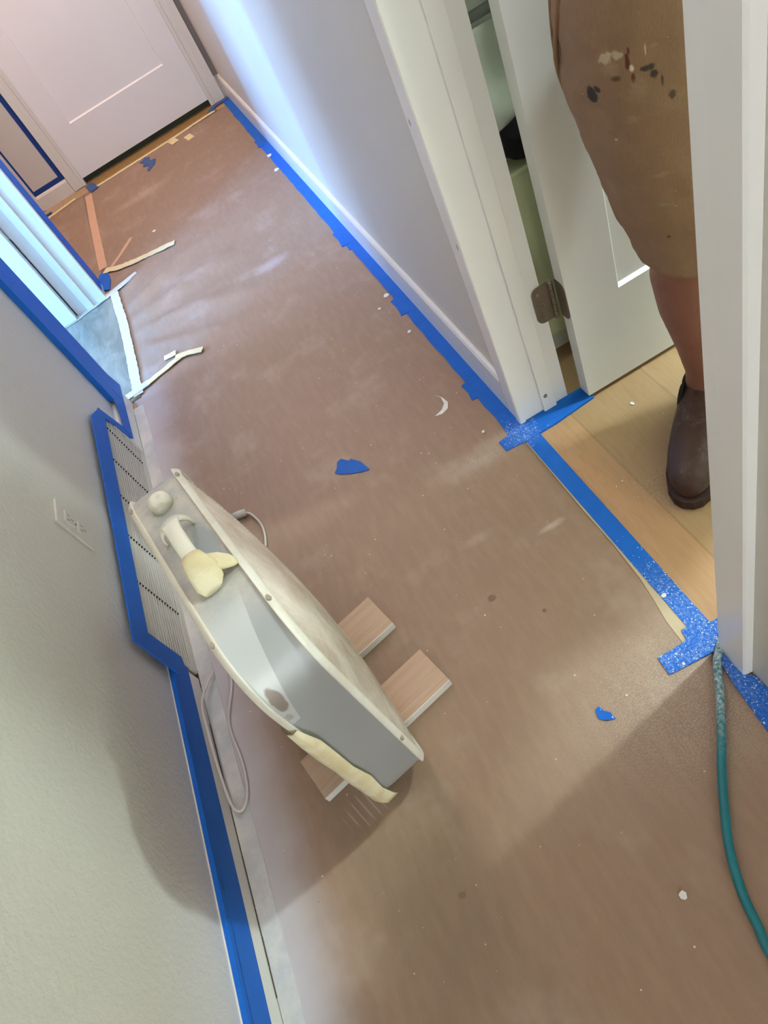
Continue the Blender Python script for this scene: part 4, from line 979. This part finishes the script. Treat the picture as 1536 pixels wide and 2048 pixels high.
# shirt
M_shirt = simple('grey_tee', srgb(150, 152, 150), 0.9, bump=0.3, bscale=400, coord='Object')
bm = newbm(); loft(bm, [((0, 0.050, 0.93), X_, Y_, 0.185, 0.155), ((0, 0.03, 0.98), X_, Y_, 0.187, 0.158), ((0, 0, 1.05), X_, Y_, 0.175, 0.13), ((0, -0.005, 1.14), X_, Y_, 0.165, 0.122), ((0, -0.005, 1.28), X_, Y_, 0.182, 0.132), ((0, 0, 1.40), X_, Y_, 0.192, 0.118), ((0, 0.005, 1.465), X_, Y_, 0.135, 0.090), ((0, 0.005, 1.495), X_, Y_, 0.075, 0.068)], 28)
for s in (-1, 1):
    sh = V3(s*0.175, 0.0, 1.405); el = V3(0.235, 0.045, 1.13) if s > 0 else V3(-0.385, 0.09, 1.15); u_ = (el-sh).normalized(); a1 = u_.cross(V3(0, 1, 0)).normalized(); a2 = u_.cross(a1)
    loft(bm, [(sh-u_*0.02, a1, a2, 0.058, 0.060), (sh+u_*0.08, a1, a2, 0.060, 0.062), (sh+u_*0.17, a1, a2, 0.060, 0.062)], 16)
lean(bm)
shirt = obj('shirt', bm, M_shirt, per, smooth=True); remesh(shirt, 0.008, 3)
# shorts
bm = newbm()
for s in (-1, 1):
    x = 0.10*s; dy = 0.0 if s < 0 else 0.02
    secs = []
    for z, rx, ry, ox, oy in ((0.452, 0.094, 0.106, 0.012, -0.005), (0.47, 0.097, 0.109, 0.012, -0.004), (0.53, 0.108, 0.117, 0.016, 0), (0.60, 0.120, 0.124, 0.022, 0), (0.68, 0.130, 0.130, 0.027, 0), (0.76, 0.138, 0.136, 0.030, 0), (0.84, 0.140, 0.142, 0.030, 0), (0.92, 0.130, 0.142, 0.026, 0)):
        secs.append(((x+s*ox, oy+dy*(1-(z-.45)*1.6), z), X_, Y_, rx, ry))
    loft(bm, secs, 28)
loft(bm, [((0, 0, 0.80), X_, Y_, 0.12, 0.12), ((0, 0, 0.88), X_, Y_, 0.215, 0.145), ((0, 0, 0.98), X_, Y_, 0.195, 0.135), ((0, 0, 1.03), X_, Y_, 0.176, 0.128)], 28)
loft(bm, [((-0.03, 0.085, 0.69), X_, Y_, 0.09, 0.05), ((-0.03, 0.10, 0.76), X_, Y_, 0.15, 0.085), ((-0.02, 0.105, 0.85), X_, Y_, 0.175, 0.105), ((-0.01, 0.09, 0.95), X_, Y_, 0.165, 0.095), ((0, 0.05, 1.02), X_, Y_, 0.14, 0.08)], 24)  # rear bulge added out of view to block light past the hips
def shorts_mat(stains):
    t = NT('stained_duck_canvas', 0.9)
    s_ = t.sep()
    c = t.mix(t.noise(6, 4), srgb(136, 104, 78), srgb(150, 118, 92))
    c = t.mix(t.math('MULTIPLY', t.ramp(t.noise(22, 5, .7), 0.5, 0.75), 0.35), c, srgb(168, 138, 112))
    weave = t.noise(1, 2, .5, t.scaled((700, 700, 160)))
    c = t.mix(t.math('MULTIPLY', t.ramp(weave, 0.5, 0.7), 0.18), c, srgb(106, 78, 54))
    for p_, r_, col_, a_, so, rg in stains:
        c = t.mix(t.math('MULTIPLY', t.blob(p_, r_, so, rg, 120), a_), c, col_)
    sp = t.specks(90, 0.12, 0.16); c = t.mix(t.math('MULTIPLY', sp, 0.7), c, srgb(196, 176, 150))
    sp = t.specks(50, 0.06, 0.16); c = t.mix(t.math('MULTIPLY', sp, 0.7), c, srgb(60, 42, 30))
    t.color(c); t.bump(t.math('ADD', t.math('MULTIPLY', t.noise(9, 3, .5, None, 0.6), 6.0), weave), 0.35, 0.003)
    return t.m
# stain spots: (height, angle round the right leg from straight ahead, positive to the outer side)
def spot(z, deg, r=None):
    a = math.radians(deg+26)
    T_ = ((0.452, 0.094, 0.106, 0.012), (0.53, 0.108, 0.117, 0.016), (0.60, 0.120, 0.124, 0.022), (0.68, 0.130, 0.130, 0.027), (0.76, 0.138, 0.136, 0.030), (0.84, 0.140, 0.142, 0.030), (0.93, 0.130, 0.142, 0.026))
    for A, B in zip(T_, T_[1:]):
        if A[0] <= z <= B[0]: f = (z-A[0])/(B[0]-A[0]); rx, ry, ox = (A[k]+(B[k]-A[k])*f for k in (1, 2, 3))
    cx_, cy_ = -0.10-ox, 0.0
    return (cx_-math.sin(a)*rx, cy_-math.cos(a)*ry, z)
DK = srgb(48, 42, 42)
stains = [
    ((-0.2469, -0.0727, 0.768), (0.011, 0.011, 0.013), DK, 0.95, 0.35, 0.55),
    ((-0.2406, -0.0824, 0.777), (0.006, 0.006, 0.006), DK, 0.95, 0.35, 0.4),
    ((-0.2293, -0.0983, 0.815), (0.009, 0.012, 0.009), srgb(196, 176, 146), 0.75, 0.5, 0.9),
    ((-0.2180, -0.1090, 0.818), (0.012, 0.012, 0.006), srgb(196, 176, 146), 0.75, 0.5, 0.8),
    ((-0.2245, -0.1030, 0.803), (0.020, 0.012, 0.010), srgb(160, 134, 108), 0.5, 0.7, 0.9),
    ((-0.2084, -0.1154, 0.811), (0.0035, 0.008, 0.013), srgb(92, 40, 22), 0.95, 0.35, 0.5),
    ((-0.2066, -0.1175, 0.822), (0.0020, 0.008, 0.006), srgb(92, 40, 22), 0.9, 0.4, 0.4),
    ((-0.2044, -0.1173, 0.8015), (0.0035, 0.008, 0.006), srgb(222, 206, 186), 0.95, 0.5, 0.5),
    ((-0.2040, -0.1168, 0.7895), (0.0028, 0.008, 0.007), srgb(92, 40, 22), 0.95, 0.35, 0.5),
    ((-0.2199, -0.1052, 0.7912), (0.008, 0.010, 0.005), srgb(66, 52, 32), 0.85, 0.7, 0.5),
    ((-0.1876, -0.1261, 0.7985), (0.010, 0.010, 0.005), srgb(52, 44, 44), 0.9, 0.6, 0.9),
    ((-0.1821, -0.1283, 0.788), (0.006, 0.010, 0.008), srgb(52, 44, 46), 0.9, 0.6, 0.9),
    ((-0.1744, -0.1302, 0.7806), (0.0022, 0.008, 0.010), srgb(60, 46, 44), 0.85, 0.6, 0.7),
    ((-0.1640, -0.1314, 0.757), (0.0050, 0.008, 0.008), srgb(60, 46, 34), 0.8, 0.6, 0.9),
    ((-0.1894, -0.1270, 0.8197), (0.0012, 0.008, 0.010), srgb(210, 190, 160), 0.7, 0.7, 0.5),
    ((-0.1803, -0.1309, 0.8211), (0.0060, 0.008, 0.004), srgb(160, 134, 112), 0.6, 0.8, 0.5),
    ((-0.1990, -0.1190, 0.776), (0.016, 0.012, 0.020), srgb(176, 148, 126), 0.35, 0.9, 0.9),
    ((-0.1827, -0.1134, 0.6493), (0.020, 0.010, 0.006), srgb(182, 154, 130), 0.45, 0.9, 0.9),
    ((-0.1788, -0.1090, 0.5994), (0.014, 0.010, 0.005), srgb(148, 142, 116), 0.5, 0.9, 0.8),
    ((-0.1751, -0.0996, 0.5383), (0.0035, 0.008, 0.004), srgb(70, 46, 32), 0.8, 0.6, 0.4),
    ((-0.2275, -0.0865, 0.7037), (0.0030, 0.006, 0.003), srgb(206, 186, 160), 0.8, 0.6, 0.5),
    ((-0.2050, -0.1080, 0.735), (0.018, 0.012, 0.010), srgb(170, 142, 118), 0.4, 0.9, 1.2),
]
M_shorts = shorts_mat(stains)
shorts = obj('shorts', bm, M_shorts, per, smooth=True); remesh(shorts, 0.007, 4)
tx = bpy.data.textures.new('cloth_folds', 'CLOUDS'); tx.noise_scale = 0.07
dm = shorts.modifiers.new('folds', 'DISPLACE'); dm.texture = tx; dm.strength = 0.014; dm.mid_level = 0.5; dm.texture_coords = 'LOCAL'
# hem band and side seam of the right leg, pocket edge
for s in (-1, 1):
    bm = newbm(); pts = [((0.10*s+s*0.012)+math.cos(a)*0.0955, (0 if s < 0 else 0.018)-0.004+math.sin(a)*0.1075, 0.474) for a in [2*PI*k/40 for k in range(40)]]
    tube(bm, pts, 0.0022, 6, closed=True); obj('hem', bm, M_shorts, shorts, smooth=True)
def leg_surf(z, deg, off=0.0):
    p = spot(z, deg); v = Vector((p[0]+0.125, p[1], 0)).normalized()*off; return (p[0]+v.x, p[1]+v.y, z)
bm = newbm(); tube(bm, catmull([leg_surf(0.50, 84, 0.001), leg_surf(0.6, 82, 0.001), leg_surf(0.70, 78, 0.001), leg_surf(0.80, 70, 0.002), leg_surf(0.90, 66, 0.0)], 6), 0.0028, 6); obj('seam', bm, M_shorts, shorts, smooth=True)
bm = newbm(); tube(bm, catmull([leg_surf(0.745, 74, 0.002), leg_surf(0.80, 62, 0.004), leg_surf(0.87, 50, 0.002), leg_surf(0.92, 46, 0.0)], 6), 0.0035, 6); obj('pocket_edge', bm, M_shorts, shorts, smooth=True)
# shoes
t = NT('brown_leather', 0.45); c = t.mix(t.noise(20, 4), srgb(62, 42, 37), srgb(76, 53, 46))
du = t.math('MULTIPLY', t.ramp(t.noise(14, 4, .7), 0.48, 0.70), t.ramp(t.noise(220, 3, .7), 0.4, 0.65)); c = t.mix(t.math('MULTIPLY', du, 0.38), c, srgb(150, 138, 136)); t.color(c); t.b.inputs['Specular IOR Level'].default_value = 0.3; t.bump(t.noise(90, 3), 0.2, 0.001); M_leather = t.m
M_sole = simple('dark_brown_sole', srgb(62, 40, 36), 0.7, coord='Object'); M_gore = simple('black_elastic_gore', srgb(34, 30, 30), 0.9, coord='Object')
for s in (-1, 1):
    x = 0.10*s+0.003*s; dy = 0 if s < 0 else 0.02
    sp_ = [(0.092, 0.008, 0.03, 0.020), (0.085, 0.030, 0.045, 0.032), (0.060, 0.041, 0.050, 0.040), (0.02, 0.045, 0.054, 0.043), (-0.03, 0.047, 0.055, 0.044), (-0.08, 0.050, 0.050, 0.040), (-0.13, 0.050, 0.045, 0.036), (-0.17, 0.046, 0.040, 0.031), (-0.20, 0.036, 0.035, 0.025), (-0.218, 0.021, 0.031, 0.017), (-0.224, 0.008, 0.028, 0.008)]
    bm = newbm(); loft(bm, [((x-s*0.004*(-y*4 if y < 0 else 0), y+dy, zc+0.010), X_, Z_, rx, rz) for y, rx, zc, rz in sp_], 24); toe_out(bm, bm.verts, s, x, dy); sh_ = obj('shoe', bm, M_leather, per, smooth=True); remesh(sh_, 0.004, 6)
    bm = newbm(); out_ = []
    hw = [(0.096, 0.014), (0.088, 0.033), (0.06, 0.043), (0.0, 0.045), (-0.06, 0.048), (-0.12, 0.053), (-0.165, 0.050), (-0.20, 0.041), (-0.222, 0.026), (-0.231, 0.010)]
    pl_ = [(x-s*0.004*(-y*4 if y < 0 else 0)+w_, y+dy) for y, w_ in hw]+[(x-s*0.004*(-y*4 if y < 0 else 0)-w_, y+dy) for y, w_ in reversed(hw)]
    poly_prism(bm, pl_, 0.002, 0.024); toe_out(bm, bm.verts, s, x, dy); so_ = obj('sole', bm, M_sole, sh_)
    bm = newbm(); pts = [(x+0.004*s*0+math.cos(a)*0.0375, 0.020+dy+math.sin(a)*0.045, 0.094+0.006*math.sin(a)) for a in [2*PI*k/28 for k in range(28)]]
    tube(bm, pts, 0.0055, 8, closed=True); toe_out(bm, bm.verts, s, x, dy); obj('collar', bm, M_gore, sh_, smooth=True)
    for q in (-1, 1):
        bm = newbm(); loft(bm, [((x+q*0.036, -0.004+dy, 0.074), Y_, Z_, 0.034, 0.028), ((x+q*0.0440, -0.006+dy, 0.072), Y_, Z_, 0.030, 0.024), ((x+q*0.0462, -0.006+dy, 0.070), Y_, Z_, 0.020, 0.016)], 18); toe_out(bm, bm.verts, s, x, dy); obj('elastic_gore', bm, M_gore, sh_, smooth=True)
